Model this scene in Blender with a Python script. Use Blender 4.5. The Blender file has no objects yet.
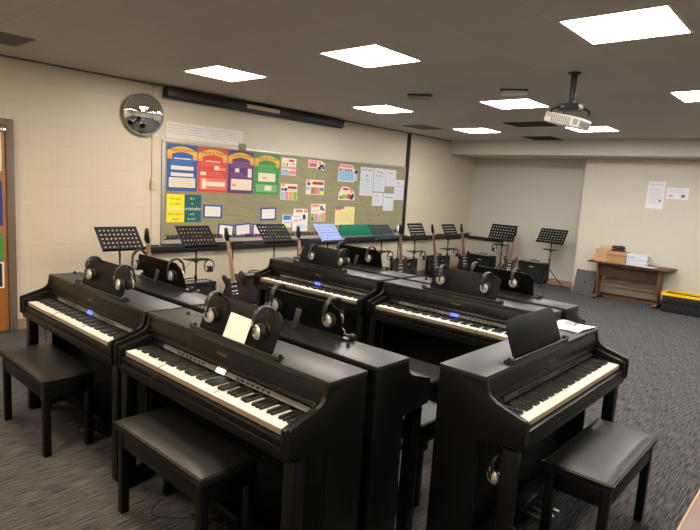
import bpy, bmesh, math, random
from mathutils import Vector, Matrix
PI = math.pi
R = math.radians
random.seed(7)
SC = bpy.context.scene
COL = SC.collection

# ------------------------------------------------------------------ camera, world, exposure
cam = bpy.data.cameras.new('camera')
cam_o = bpy.data.objects.new('camera', cam)
COL.objects.link(cam_o)
SC.camera = cam_o
cam.sensor_fit = 'HORIZONTAL'
cam.sensor_width = 36.0
cam.lens = 558.3 / 700 * 36.0
cam.clip_start = 0.05
YAW, PITCH, ROLL = R(41.553), R(-8.005), R(3.572)
fw = Vector((math.cos(YAW) * math.cos(PITCH), math.sin(YAW) * math.cos(PITCH), math.sin(PITCH)))
rt = fw.cross(Vector((0, 0, 1))).normalized()
up = rt.cross(fw)
r2 = rt * math.cos(ROLL) + up * math.sin(ROLL)
u2 = -rt * math.sin(ROLL) + up * math.cos(ROLL)
m = Matrix((r2, u2, -fw)).transposed().to_4x4()
m.translation = Vector((0, 0, 1.66))
cam_o.matrix_world = m

world = bpy.data.worlds.new('world')
SC.world = world
world.use_nodes = True
world.node_tree.nodes['Background'].inputs[0].default_value = (0.9, 0.85, 0.8, 1)
world.node_tree.nodes['Background'].inputs[1].default_value = 0.05
SC.view_settings.view_transform = 'Standard'
SC.view_settings.look = 'None'
SC.view_settings.gamma = 1
SC.view_settings.use_curve_mapping = False
SC.view_settings.exposure = 0.0
LIGHT_STRENGTH = 40.0
LIGHT_WARM = (1.0, 0.84, 0.62)      # warm tint of the unseen panels
LIGHT_MID = (1.0, 0.91, 0.79)
LIGHT_COOL = (1.0, 0.97, 0.93)      # cooler tint of the panels at the far end

# room dimensions
YW, H = 6.2, 2.69            # board wall, ceiling height
XT, XN, YS = 10.35, 10.8, 3.68   # table wall, recessed back wall, y of the step between them
XB, YR = -1.3, -3.0          # walls behind the camera
XS, ZS = 9.8, 2.425          # bulkhead front and underside

# ------------------------------------------------------------------ materials
def mat(name, col, rough=0.5, metal=0.0, spec=0.5, coat=0.0):
    m = bpy.data.materials.new(name)
    m.use_nodes = True
    b = m.node_tree.nodes['Principled BSDF']
    b.inputs['Base Color'].default_value = (*col, 1)
    b.inputs['Roughness'].default_value = rough
    b.inputs['Metallic'].default_value = metal
    b.inputs['Specular IOR Level'].default_value = spec
    b.inputs['Coat Weight'].default_value = coat
    return m

def nodes(m):
    nt = m.node_tree
    return nt, nt.nodes, nt.links, nt.nodes['Principled BSDF']

def srgb(r, g, b):
    f = lambda c: (c / 255 / 12.92) if c / 255 <= 0.04045 else ((c / 255 + 0.055) / 1.055) ** 2.4
    return (f(r), f(g), f(b))

def noisy(m, scale=8.0, amount=0.15, bump=0.0, stretch=(1, 1, 1), detail=4.0):
    """vary the base colour a little, with an optional bump"""
    nt, N, L, b = nodes(m)
    tc = N.new('ShaderNodeTexCoord')
    mp = N.new('ShaderNodeMapping')
    mp.inputs['Scale'].default_value = stretch
    nz = N.new('ShaderNodeTexNoise')
    nz.inputs['Scale'].default_value = scale
    nz.inputs['Detail'].default_value = detail
    L.new(tc.outputs['Object'], mp.inputs[0])
    L.new(mp.outputs[0], nz.inputs['Vector'])
    c = b.inputs['Base Color'].default_value[:3]
    mx = N.new('ShaderNodeMix')
    mx.data_type = 'RGBA'
    mx.inputs[6].default_value = (*[v * (1 - amount) for v in c], 1)
    mx.inputs[7].default_value = (*[min(1, v * (1 + amount)) for v in c], 1)
    L.new(nz.outputs['Fac'], mx.inputs[0])
    L.new(mx.outputs[2], b.inputs['Base Color'])
    if bump:
        bp = N.new('ShaderNodeBump')
        bp.inputs['Strength'].default_value = bump
        bp.inputs['Distance'].default_value = 0.002
        L.new(nz.outputs['Fac'], bp.inputs['Height'])
        L.new(bp.outputs[0], b.inputs['Normal'])
    return m

def block_wall(name, col, axis):
    """painted concrete blocks: courses 0.204 m high, 0.41 m long"""
    m = mat(name, col, 0.45, spec=0.35)
    nt, N, L, b = nodes(m)
    tc = N.new('ShaderNodeTexCoord')
    sp = N.new('ShaderNodeSeparateXYZ')
    cb = N.new('ShaderNodeCombineXYZ')
    L.new(tc.outputs['Object'], sp.inputs[0])
    L.new(sp.outputs[axis], cb.inputs[0])
    ad = N.new('ShaderNodeMath')
    ad.inputs[1].default_value = -0.04 + 0.204 * 2
    L.new(sp.outputs[2], ad.inputs[0])
    L.new(ad.outputs[0], cb.inputs[1])
    br = N.new('ShaderNodeTexBrick')
    br.offset = 0.5
    br.inputs['Scale'].default_value = 1.0
    br.inputs['Brick Width'].default_value = 0.41
    br.inputs['Row Height'].default_value = 0.204
    br.inputs['Mortar Size'].default_value = 0.004
    br.inputs['Mortar Smooth'].default_value = 0.4
    br.inputs['Color1'].default_value = (*[v * 1.0 for v in col], 1)
    br.inputs['Color2'].default_value = (*[v * 0.985 for v in col], 1)
    br.inputs['Mortar'].default_value = (*[v * 0.93 for v in col], 1)
    L.new(cb.outputs[0], br.inputs['Vector'])
    L.new(br.outputs['Color'], b.inputs['Base Color'])
    nz = N.new('ShaderNodeTexNoise')
    nz.inputs['Scale'].default_value = 90
    L.new(tc.outputs['Object'], nz.inputs['Vector'])
    mx = N.new('ShaderNodeMath')
    mx.operation = 'MULTIPLY_ADD'
    mx.inputs[1].default_value = -2.0
    L.new(br.outputs['Fac'], mx.inputs[0])
    L.new(nz.outputs['Fac'], mx.inputs[2])
    bp = N.new('ShaderNodeBump')
    bp.inputs['Strength'].default_value = 0.35
    bp.inputs['Distance'].default_value = 0.003
    L.new(mx.outputs[0], bp.inputs['Height'])
    L.new(bp.outputs[0], b.inputs['Normal'])
    return m

def carpet():
    m = mat('carpet', (0.05, 0.05, 0.055), 0.95, spec=0.1)
    nt, N, L, b = nodes(m)
    tc = N.new('ShaderNodeTexCoord')
    mp = N.new('ShaderNodeMapping')
    mp.inputs['Scale'].default_value = (8, 170, 1)
    n1 = N.new('ShaderNodeTexNoise')
    n1.inputs['Scale'].default_value = 1.0
    n1.inputs['Detail'].default_value = 2.0
    L.new(tc.outputs['Object'], mp.inputs[0])
    L.new(mp.outputs[0], n1.inputs['Vector'])
    n2 = N.new('ShaderNodeTexNoise')
    n2.inputs['Scale'].default_value = 350
    L.new(tc.outputs['Object'], n2.inputs['Vector'])
    cr = N.new('ShaderNodeValToRGB')
    cr.color_ramp.elements[0].position = 0.38
    cr.color_ramp.elements[0].color = (*CARPET_DARK, 1)
    cr.color_ramp.elements[1].position = 0.62
    cr.color_ramp.elements[1].color = (*CARPET_LIGHT, 1)
    L.new(n1.outputs['Fac'], cr.inputs[0])
    mx = N.new('ShaderNodeMix')
    mx.data_type = 'RGBA'
    mx.blend_type = 'MULTIPLY'
    mx.inputs[0].default_value = 0.6
    L.new(cr.outputs[0], mx.inputs[6])
    L.new(n2.outputs['Color'], mx.inputs[7])
    L.new(mx.outputs[2], b.inputs['Base Color'])
    bp = N.new('ShaderNodeBump')
    bp.inputs['Strength'].default_value = 0.5
    bp.inputs['Distance'].default_value = 0.003
    L.new(n1.outputs['Fac'], bp.inputs['Height'])
    L.new(bp.outputs[0], b.inputs['Normal'])
    return m
CARPET_DARK, CARPET_LIGHT = (0.045, 0.044, 0.046), (0.17, 0.162, 0.165)

def ceiling_tiles():
    m = mat('ceiling_tiles', (0.42, 0.385, 0.345), 0.8, spec=0.2)
    nt, N, L, b = nodes(m)
    tc = N.new('ShaderNodeTexCoord')
    mp = N.new('ShaderNodeMapping')
    mp.inputs['Location'].default_value = (-0.27, -0.27, 0)
    L.new(tc.outputs['Object'], mp.inputs[0])
    br = N.new('ShaderNodeTexBrick')
    br.offset = 0.0
    br.inputs['Scale'].default_value = 1.0
    br.inputs['Brick Width'].default_value = 0.6
    br.inputs['Row Height'].default_value = 0.6
    br.inputs['Mortar Size'].default_value = 0.006
    br.inputs['Mortar Smooth'].default_value = 0.2
    br.inputs['Color1'].default_value = (0.56, 0.52, 0.47, 1)
    br.inputs['Color2'].default_value = (0.53, 0.49, 0.44, 1)
    br.inputs['Mortar'].default_value = (0.60, 0.56, 0.51, 1)
    L.new(mp.outputs[0], br.inputs['Vector'])
    L.new(br.outputs['Color'], b.inputs['Base Color'])
    nz = N.new('ShaderNodeTexNoise')
    nz.inputs['Scale'].default_value = 60
    L.new(tc.outputs['Object'], nz.inputs['Vector'])
    md = N.new('ShaderNodeMath')
    md.operation = 'MULTIPLY_ADD'
    md.inputs[1].default_value = 1.2
    L.new(br.outputs['Fac'], md.inputs[0])
    L.new(nz.outputs['Fac'], md.inputs[2])
    bp = N.new('ShaderNodeBump')
    bp.inputs['Strength'].default_value = 0.3
    bp.inputs['Distance'].default_value = 0.003
    L.new(md.outputs[0], bp.inputs['Height'])
    L.new(bp.outputs[0], b.inputs['Normal'])
    return m

def wood(name, c1, c2, scale=6, stretch=(1, 12, 12), rough=0.45):
    m = mat(name, c1, rough)
    nt, N, L, b = nodes(m)
    tc = N.new('ShaderNodeTexCoord')
    mp = N.new('ShaderNodeMapping')
    mp.inputs['Scale'].default_value = stretch
    nz = N.new('ShaderNodeTexNoise')
    nz.inputs['Scale'].default_value = scale
    nz.inputs['Detail'].default_value = 6
    L.new(tc.outputs['Object'], mp.inputs[0])
    L.new(mp.outputs[0], nz.inputs['Vector'])
    cr = N.new('ShaderNodeValToRGB')
    cr.color_ramp.elements[0].position = 0.35
    cr.color_ramp.elements[0].color = (*c1, 1)
    cr.color_ramp.elements[1].position = 0.7
    cr.color_ramp.elements[1].color = (*c2, 1)
    L.new(nz.outputs['Fac'], cr.inputs[0])
    L.new(cr.outputs[0], b.inputs['Base Color'])
    return m

def emis(name, col, s):
    m = mat(name, col, 0.6)
    b = m.node_tree.nodes['Principled BSDF']
    b.inputs['Emission Color'].default_value = (*col, 1)
    b.inputs['Emission Strength'].default_value = s
    return m

WALL_C = (0.64, 0.56, 0.435)
M = dict(
    wall_l=block_wall('cream_blocks_long', WALL_C, 0),
    wall_s=block_wall('cream_blocks_short', (0.62, 0.56, 0.47), 1),
    wall_n=block_wall('grey_cream_blocks', (0.58, 0.55, 0.48), 1),
    plaster=noisy(mat('cream_plaster', (0.58, 0.53, 0.45), 0.6), 3, 0.03),
    carpet=carpet(), ceil=ceiling_tiles(),
    skirting=noisy(mat('tan_skirting', srgb(158, 128, 104), 0.5), 20, 0.08),
    panel=emis('lamp_diffuser', LIGHT_MID, LIGHT_STRENGTH),
    panel_warm=emis('warm_lamp_diffuser', LIGHT_WARM, LIGHT_STRENGTH),
    panel_cool=emis('cool_lamp_diffuser', LIGHT_COOL, LIGHT_STRENGTH),
    white=mat('white_metal', (0.75, 0.73, 0.70), 0.4),
    wplast=mat('white_plastic', (0.72, 0.70, 0.66), 0.4),
    gplast=mat('grey_plastic', (0.30, 0.29, 0.28), 0.45),
    vent=mat('vent_grey', (0.22, 0.20, 0.18), 0.6),
    dark=mat('dark_void', (0.03, 0.028, 0.026), 0.8),
    black=noisy(mat('piano_black', (0.0040, 0.0038, 0.0036), 0.36, spec=0.24), 40, 0.12),
    restm=mat('black_rest_panel', (0.005, 0.005, 0.005), 0.45, spec=0.12),
    lid=noisy(mat('piano_black_lid', (0.008, 0.0078, 0.0076), 0.44, spec=0.75), 40, 0.12),
    deskm=mat('black_desk_paint', (0.008, 0.008, 0.008), 0.6, spec=0.15),
    blackm=mat('black_metal', (0.012, 0.012, 0.012), 0.4),
    blackp=mat('black_plastic', (0.014, 0.014, 0.014), 0.35),
    rubber=mat('black_rubber', (0.02, 0.02, 0.02), 0.7),
    foam=noisy(mat('black_foam', (0.015, 0.015, 0.015), 0.95), 300, 0.4, 0.6),
    leather=noisy(mat('black_vinyl', (0.014, 0.0135, 0.013), 0.42, spec=0.55), 220, 0.2, 0.25),
    ivory=mat('white_key', (0.76, 0.76, 0.75), 0.25),
    ebony=mat('black_key', (0.008, 0.008, 0.008), 0.3),
    keylip=mat('shaded_key_front', (0.34, 0.27, 0.20), 0.5),  # tan paints the shade onto the fronts of the white keys
    felt=mat('red_felt', (0.14, 0.015, 0.01), 0.9),
    strip=mat('grey_strip', (0.13, 0.128, 0.125), 0.45, 0.0),
    gold=mat('gold_letters', (0.20, 0.15, 0.07), 0.45, 0.4),
    silver=mat('silver_plastic', (0.62, 0.61, 0.58), 0.28, 0.5),
    chrome=mat('chrome', (0.8, 0.8, 0.8), 0.12, 1.0),
    mirror=mat('mirror_glass', (0.85, 0.85, 0.85), 0.02, 1.0),
    brass=mat('pedal_metal', (0.22, 0.20, 0.17), 0.3, 0.9),
    lcd_blue=emis('lit_blue_display', (0.10, 0.16, 1.0), 1.6),
    lcd_white=emis('lit_white_display', (0.9, 0.95, 1.0), 1.1),
    paper=noisy(mat('white_paper', (0.80, 0.76, 0.73), 0.7), 12, 0.03),
    bpaper=mat('bluish_paper', (0.62, 0.64, 0.70), 0.7),
    ink=mat('grey_ink', (0.13, 0.13, 0.15), 0.8),
    lightink=mat('pale_grey_ink', (0.42, 0.42, 0.45), 0.8),
    alu=mat('aluminium', (0.45, 0.44, 0.42), 0.4, 0.5),
    deskblue=mat('pale_blue_metal', srgb(130, 150, 200), 0.6),
    deskteal=mat('dark_grey_metal', (0.012, 0.022, 0.026), 0.6, spec=0.15),
    grille=noisy(mat('amp_cloth', (0.009, 0.009, 0.009), 0.9), 400, 0.5, 0.5),
    tolex=noisy(mat('amp_tolex', (0.007, 0.007, 0.007), 0.6, spec=0.25), 200, 0.3, 0.5),
    maroon=noisy(mat('maroon_lacquer', (0.045, 0.014, 0.014), 0.25), 5, 0.3),
    gblack=mat('black_lacquer', (0.012, 0.012, 0.013), 0.2),
    gbrown=noisy(mat('brown_lacquer', (0.09, 0.05, 0.035), 0.3), 5, 0.3),
    maple=wood('maple_neck', srgb(190, 154, 122), srgb(160, 122, 92)),
    rosewood=wood('rosewood_neck', srgb(150, 118, 98), srgb(120, 88, 70)),
    pick=mat('dark_pickguard', (0.03, 0.03, 0.03), 0.3),
    doorw=wood('orange_door_wood', srgb(178, 116, 60), srgb(150, 92, 44), 3, (10, 10, 1)),
    doorf=noisy(mat('door_frame_paint', srgb(112, 98, 88), 0.5), 10, 0.05),
    tablew=wood('dark_table_wood', srgb(96, 62, 46), srgb(66, 42, 32), 4, (10, 1, 1)),
    tablee=wood('table_end_wood', srgb(120, 78, 54), srgb(88, 56, 40), 4, (6, 6, 1)),
    modesty=noisy(mat('taupe_board', srgb(112, 96, 78), 0.6), 6, 0.08),
    deskedge=mat('desk_edge', srgb(170, 140, 112), 0.4),
    desktop=noisy(mat('desk_top', srgb(104, 80, 70), 0.4), 8, 0.06),
    carton=noisy(mat('brown_cardboard', srgb(178, 134, 96), 0.8), 10, 0.08),
    lightwood=wood('light_wood_box', srgb(205, 166, 122), srgb(180, 138, 98), 6, (1, 10, 10)),
    darkgrey=noisy(mat('dark_grey_board', srgb(78, 80, 82), 0.7), 30, 0.08),
    yellow=mat('yellow_plastic', srgb(240, 190, 20), 0.4),
    tapey=mat('yellow_tape', srgb(200, 170, 30), 0.5),
    plug=mat('wall_box', srgb(205, 190, 160), 0.5),
)

# ------------------------------------------------------------------ mesh builder
class MB:
    def __init__(s):
        s.bm = bmesh.new()
        s.mats = []
    def mi(s, m):
        m = M[m] if isinstance(m, str) else m
        if m not in s.mats:
            s.mats.append(m)
        return s.mats.index(m)
    def _add(s, tmp, m, mx=None, smooth=False):
        me = bpy.data.meshes.new('t')
        i = s.mi(m)
        for f in tmp.faces:
            f.material_index = i
            f.smooth = smooth
        if mx is not None:
            bmesh.ops.transform(tmp, matrix=mx, verts=tmp.verts)
        tmp.to_mesh(me)
        s.bm.from_mesh(me)
        bpy.data.meshes.remove(me)
        tmp.free()
        return s
    def box(s, x0, y0, z0, x1, y1, z1, m, bev=0.0, seg=2, mx=None):
        t = bmesh.new()
        bmesh.ops.create_cube(t, size=1.0)
        bmesh.ops.scale(t, vec=(abs(x1 - x0), abs(y1 - y0), abs(z1 - z0)), verts=t.verts)
        bmesh.ops.translate(t, vec=((x0 + x1) / 2, (y0 + y1) / 2, (z0 + z1) / 2), verts=t.verts)
        if bev > 0:
            bmesh.ops.bevel(t, geom=t.edges[:], offset=bev, segments=seg, profile=0.5, affect='EDGES')
        return s._add(t, m, mx, False)
    def prism(s, pts, d, m, axis='x', off=0.0, bev=0.0, mx=None, seg=2):
        """polygon in the plane normal to axis, extruded by d from off"""
        t = bmesh.new()
        def P(a, b, c):
            return {'x': (c, a, b), 'y': (a, c, b), 'z': (a, b, c)}[axis]
        vs = [t.verts.new(P(a, b, off)) for a, b in pts]
        f = t.faces.new(vs)
        r = bmesh.ops.extrude_face_region(t, geom=[f])
        nv = [g for g in r['geom'] if isinstance(g, bmesh.types.BMVert)]
        bmesh.ops.translate(t, vec=P(0, 0, d), verts=nv)
        bmesh.ops.recalc_face_normals(t, faces=t.faces)
        if bev > 0:
            bmesh.ops.bevel(t, geom=t.edges[:], offset=bev, segments=seg, profile=0.5, affect='EDGES')
        return s._add(t, m, mx, False)
    def tube(s, pts, r, m, n=8, flat=None, caps=True, closed=False):
        """sweep along points; r a number or one per point; flat=(w,h) for a flat band with side vector x"""
        pts = [Vector(p) for p in pts]
        t = bmesh.new()
        k = len(pts)
        rings = []
        prev = None
        for i, p in enumerate(pts):
            a = pts[max(0, i - 1)]
            b = pts[min(k - 1, i + 1)]
            if closed:
                a, b = pts[(i - 1) % k], pts[(i + 1) % k]
            d = (b - a).normalized()
            if flat:
                sx = Vector((1, 0, 0))
                sx = (sx - d * sx.dot(d)).normalized()
            else:
                ref = prev if prev is not None else (Vector((0, 0, 1)) if abs(d.z) < 0.9 else Vector((1, 0, 0)))
                sx = (ref - d * ref.dot(d)).normalized()
                prev = sx
            sy = d.cross(sx)
            rr = r[i] if isinstance(r, (list, tuple)) else r
            ring = []
            for j in range(n):
                an = 2 * PI * (j + 0.5) / n
                if flat:
                    w, h = flat
                    ring.append(t.verts.new(p + sx * w * math.cos(an) + sy * h * math.sin(an)))
                else:
                    ring.append(t.verts.new(p + sx * rr * math.cos(an) + sy * rr * math.sin(an)))
            rings.append(ring)
        for i in range(k if closed else k - 1):
            A, B = rings[i], rings[(i + 1) % k]
            for j in range(n):
                t.faces.new((A[j], A[(j + 1) % n], B[(j + 1) % n], B[j]))
        if caps and not closed:
            t.faces.new(rings[0][::-1])
            t.faces.new(rings[-1])
        bmesh.ops.recalc_face_normals(t, faces=t.faces)
        return s._add(t, m, None, True)
    def lathe(s, prof, m, n=24, mx=None):
        """prof: (radius, z) from bottom to top around local z"""
        t = bmesh.new()
        rings = []
        for r, z in prof:
            if r < 1e-6:
                rings.append([t.verts.new((0, 0, z))])
            else:
                rings.append([t.verts.new((r * math.cos(2 * PI * j / n), r * math.sin(2 * PI * j / n), z)) for j in range(n)])
        for A, B in zip(rings, rings[1:]):
            for j in range(n):
                a, b = A[j % len(A)], A[(j + 1) % len(A)]
                c, d = B[(j + 1) % len(B)], B[j % len(B)]
                vs = []
                for v in (a, b, c, d):
                    if v not in vs:
                        vs.append(v)
                if len(vs) >= 3:
                    t.faces.new(vs)
        if len(rings[0]) > 1:
            t.faces.new(rings[0][::-1])
        if len(rings[-1]) > 1:
            t.faces.new(rings[-1])
        bmesh.ops.recalc_face_normals(t, faces=t.faces)
        return s._add(t, m, mx, True)
    def text(s, body, size, m, mx, align='CENTER', depth=0.0006, width=None):
        cu = bpy.data.curves.new('t', 'FONT')
        cu.body = body
        cu.size = size
        cu.align_x = align
        cu.extrude = depth / 2
        cu.resolution_u = 2
        o = bpy.data.objects.new('t', cu)
        COL.objects.link(o)
        bpy.context.view_layer.update()
        me = o.to_mesh()
        t = bmesh.new()
        t.from_mesh(me)
        o.to_mesh_clear()
        bpy.data.objects.remove(o)
        bpy.data.curves.remove(cu)
        if width and t.verts:
            xs = [v.co.x for v in t.verts]
            k = width / max(1e-6, max(xs) - min(xs))
            bmesh.ops.scale(t, vec=(k, 1, 1), verts=t.verts)
        return s._add(t, m, mx, False)
    def build(s, name, parent=None, loc=None, rot=None):
        me = bpy.data.meshes.new(name)
        s.bm.to_mesh(me)
        s.bm.free()
        for m in s.mats:
            me.materials.append(m)
        # smooth shading where edges are gentle
        try:
            me.set_sharp_from_angle(angle=R(35))
            for p in me.polygons:
                p.use_smooth = True
        except Exception:
            pass
        o = bpy.data.objects.new(name, me)
        COL.objects.link(o)
        if parent is not None:
            o.parent = parent
        if loc:
            o.location = loc
        if rot:
            o.rotation_euler = rot
        return o

def empty(name, loc=(0, 0, 0), rz=0.0):
    o = bpy.data.objects.new(name, None)
    o.empty_display_size = 0.1
    COL.objects.link(o)
    o.location = loc
    o.rotation_euler = (0, 0, rz)
    return o

def tag(o, label, cat, group=None):
    o['label'] = label
    o['category'] = cat
    if group:
        o['group'] = group
    return o

def struct(o):
    o['kind'] = 'structure'
    return o

def kids(o):
    return KIDS.get(o.name) or [c for c in bpy.data.objects if c.parent == o]
KIDS = {}

def copy_tree(o, parent=None):
    c = o.copy()
    COL.objects.link(c)
    if parent is not None:
        c.parent = parent
    made = []
    for ch in [x for x in ALL_BY_PARENT(o)]:
        made.append(copy_tree(ch, c))
    return c

def ALL_BY_PARENT(o):
    return list(o.children)

def child(o, name):
    for c in o.children_recursive:
        if c.name == name or c.name.rsplit('.', 1)[0] == name:
            return c

def RX(a): return Matrix.Rotation(a, 4, 'X')
def RY(a): return Matrix.Rotation(a, 4, 'Y')
def RZ(a): return Matrix.Rotation(a, 4, 'Z')
def T(x, y, z): return Matrix.Translation((x, y, z))

# ------------------------------------------------------------------ room shell
def slab(name, x0, y0, z0, x1, y1, z1, m):
    return struct(MB().box(x0, y0, z0, x1, y1, z1, m).build(name))

slab('floor', XB - 0.1, YR - 0.1, -0.1, XN + 0.1, YW + 0.1, 0, 'carpet')
slab('ceiling', XB - 0.1, YR - 0.1, H, XN + 0.1, YW + 0.1, H + 0.1, 'ceil')
slab('wall_left', XB - 0.1, YW, 0, XN + 0.1, YW + 0.1, H, 'wall_l')
slab('wall_back', XT, YR, 0, XT + 0.45, YS, H, 'wall_s')
slab('wall_recess', XN, YS, 0, XN + 0.1, YW, H, 'wall_n')
slab('wall_right', XB, YR - 0.1, 0, XN, YR, H, 'plaster')
slab('wall_front', XB - 0.1, YR, 0, XB, YW, H, 'plaster')
slab('trim_1', XS, YR, ZS, XN, YW, H, 'plaster')          # bulkhead along the back
slab('baseboard_left', 1.918, YW - 0.012, 0, XN, YW, 0.11, 'skirting')
slab('baseboard_back', XT - 0.012, YR, 0, XT, YS, 0.11, 'skirting')
slab('baseboard_recess', XN - 0.012, YS, 0, XN, YW - 0.012, 0.11, 'skirting')
slab('baseboard_step', XT, YS, 0, XN - 0.012, YS + 0.012, 0.11, 'skirting')
# dark ceiling angle where the wall meets the ceiling
slab('trim_2', XB, YW - 0.015, H - 0.016, XS, YW, H, 'doorf')

# door in the left wall with its frame
d = MB()
d.box(1.842, YW - 0.05, 0, 1.915, YW, 2.10, 'doorf', 0.006)
d.box(0.78, YW - 0.05, 0, 0.88, YW, 2.10, 'doorf', 0.006)
d.box(0.88, YW - 0.05, 2.03, 1.842, YW, 2.10, 'doorf', 0.006)
door = struct(d.build('door_1'))
MB().box(0.885, YW - 0.035, 0.01, 1.838, YW - 0.002, 2.025, 'doorw', 0.003).build('door_leaf', door)
MB().lathe([(0, 0), (0.012, 0), (0.012, 0.03), (0.022, 0.035), (0.024, 0.05), (0, 0.055)], 'chrome', 16,
           T(1.815, YW - 0.035, 1.99) @ RX(PI / 2)).build('door_stop', door)

# ------------------------------------------------------------------ ceiling lights
lp = [(3.30, 0.848), (3.20, 2.72), (3.10, 4.52), (5.79, 0.81), (5.69, 2.70), (5.56, 4.48),
      (8.08, 0.86), (8.08, 2.66), (7.96, 4.45), (0.88, 0.86), (0.88, 2.70), (-0.10, 4.52), (-0.9, 2.0),  # the unseen panel off the door side is added to brighten the left wall
      (0.88, -1.2), (3.28, -1.2), (5.70, -1.2), (8.08, -1.2)]
lname = {(3.30, 0.848): 'large square ceiling light nearest the camera, upper right',
         (3.20, 2.72): 'square ceiling light at top centre, between the near light and the mirror',
         (3.10, 4.52): 'square ceiling light just in front of the screen housing, farthest left',
         (5.79, 0.81): 'square ceiling light cut by the right edge of the picture',
         (5.69, 2.70): 'square ceiling light between the small white detector and the projector',
         (5.56, 4.48): 'square ceiling light beyond the top centre one, beside a flat ceiling detector',
         (8.08, 2.66): 'square ceiling light half hidden behind the projector',
         (7.96, 4.45): 'square ceiling light farthest back on the left, near the bulkhead corner'}
proto = None
for (x, y) in lp:
    if proto is None:
        proto = empty('ceiling_light')
        f = MB()
        for a in ((0, 0, 0.595, 0.018), (0, 0.577, 0.595, 0.595), (0, 0.018, 0.018, 0.577), (0.577, 0.018, 0.595, 0.577)):
            f.box(a[0], a[1], -0.008, a[2], a[3], -0.0005, 'white')
        f.build('frame', proto)
        MB().box(0.018, 0.018, -0.006, 0.577, 0.577, -0.001, 'panel').build('diffuser', proto)
        o = proto
    else:
        o = copy_tree(proto)
    if x < 1 or x > 5:
        df = [c for c in o.children if c.name.startswith('diffuser')][0]
        df.data = df.data.copy()
        df.data.materials[0] = M['panel_warm' if x < 1 else 'panel_cool']
    o.location = (x, y, H)
    tag(o, lname.get((x, y), 'unseen square ceiling light outside the picture at x %.1f y %.1f' % (x, y)), 'ceiling light', 'square ceiling light panels')
for o in [o for o in COL.objects if o.name.startswith('ceiling_light') and 'outside' in o.get('label', '')]:
    o['label'] = 'unseen square ceiling light panel beyond the edge of the picture'

def ceiling_vent(x0, y0, x1, y1, m, label, slats=True):
    o = empty('ceiling_vent', ((x0 + x1) / 2, (y0 + y1) / 2, H))
    w, h = (x1 - x0) / 2, (y1 - y0) / 2
    MB().box(-w, -h, -0.004, w, h, -0.0005, m).build('backing', o)
    f = MB()
    for a in ((-w, -h, w, -h + 0.02), (-w, h - 0.02, w, h), (-w, -h + 0.02, -w + 0.02, h - 0.02), (w - 0.02, -h + 0.02, w, h - 0.02)):
        f.box(a[0], a[1], -0.010, a[2], a[3], -0.004, m)
    f.build('frame', o)
    if slats:
        s = MB()
        n = 10
        for i in range(n):
            yy = -h + 0.02 + (i + 0.5) * (2 * h - 0.04) / n
            s.box(-w + 0.02, yy - 0.004, -0.010, w - 0.02, yy + 0.004, -0.004, m)
        s.build('slats', o)
    tag(o, label, 'vent', 'ceiling vents')
ceiling_vent(7.40, 5.22, 7.98, 5.62, 'vent', 'grey slatted ceiling vent above the right end of the notice board')
ceiling_vent(1.20, 5.16, 1.78, 5.62, 'vent', 'grey slatted ceiling vent at the far left edge')
ceiling_vent(7.46, 3.28, 7.92, 3.88, 'dark', 'black ceiling vent left of the projector, the nearer one')
ceiling_vent(9.24, 3.92, 9.76, 4.42, 'dark', 'black ceiling vent against the bulkhead, beyond the nearer black one')

def detector(x, y, label, m):
    o = empty('ceiling_detector', (x, y, H))
    MB().box(-0.13, -0.06, -0.012, 0.13, 0.06, -0.0005, 'blackp', 0.003, mx=RZ(-1.1)).build('base', o)
    MB().box(-0.125, -0.055, -0.05, 0.125, 0.055, -0.012, m, 0.012, mx=RZ(-1.1)).build('cover', o)
    tag(o, label, 'detector', 'flat boxes on the ceiling')
detector(5.12, 3.68, 'grey flat box on the ceiling beside the far centre light', 'gplast')
detector(5.22, 2.63, 'white flat box on the ceiling left of the projector', 'wplast')
o = empty('ceiling_speaker', (4.75, 2.98, H))
MB().lathe([(0.0, -0.006), (0.10, -0.006), (0.115, -0.004), (0.12, -0.0005)], 'ceil', 32).build('grille', o)
tag(o, 'round flush ceiling speaker between the two flat boxes', 'speaker')

# ------------------------------------------------------------------ projector
o = empty('projector', (4.70, 1.85, H))
MB().lathe([(0.05, -0.012), (0.05, -0.0005)], 'blackm', 24).build('ceiling_plate', o)
MB().lathe([(0.026, -0.27), (0.026, -0.012)], 'blackm', 16).build('pole', o)
b = MB().box(-0.07, -0.08, -0.30, 0.07, 0.08, -0.25, 'blackm', 0.006)
for sx, sy in ((-1, -1), (-1, 1), (1, -1), (1, 1)):
    b.tube([(sx * 0.05, sy * 0.06, -0.27), (sx * 0.12, sy * 0.11, -0.30), (sx * 0.12, sy * 0.11, -0.33)], 0.009, 'blackm')
b.build('bracket', o)
TILT = T(0, 0.02, -0.385) @ RX(R(13))
p = MB().box(-0.13, -0.155, -0.042, 0.13, 0.145, 0.042, 'white', 0.014, 3)
for v in list(p.bm.verts):
    pass
bmesh.ops.transform(p.bm, matrix=TILT, verts=p.bm.verts)
body = p.build('casing', o)
g = MB()
for i in range(13):
    yy = -0.05 + i * 0.017
    g.box(-0.133, yy - 0.03, -0.03 if i < 10 else 0.0, -0.129, yy - 0.022, 0.028, 'gplast')
bmesh.ops.transform(g.bm, matrix=TILT, verts=g.bm.verts)
g.build('side_vent', o)
g = MB().lathe([(0.035, 0), (0.038, 0.012), (0.03, 0.02), (0.0, 0.014)], 'blackp', 24, T(0.05, 0.145, 0) @ RX(-PI / 2))
bmesh.ops.transform(g.bm, matrix=TILT, verts=g.bm.verts)
g.build('lens', o)
g = MB().box(-0.133, -0.140, -0.02, -0.129, -0.10, 0.025, 'gplast').box(-0.11, -0.158, -0.025, 0.11, -0.154, 0.02, 'gplast')
bmesh.ops.transform(g.bm, matrix=TILT, verts=g.bm.verts)
g.build('socket_panel', o)
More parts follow.
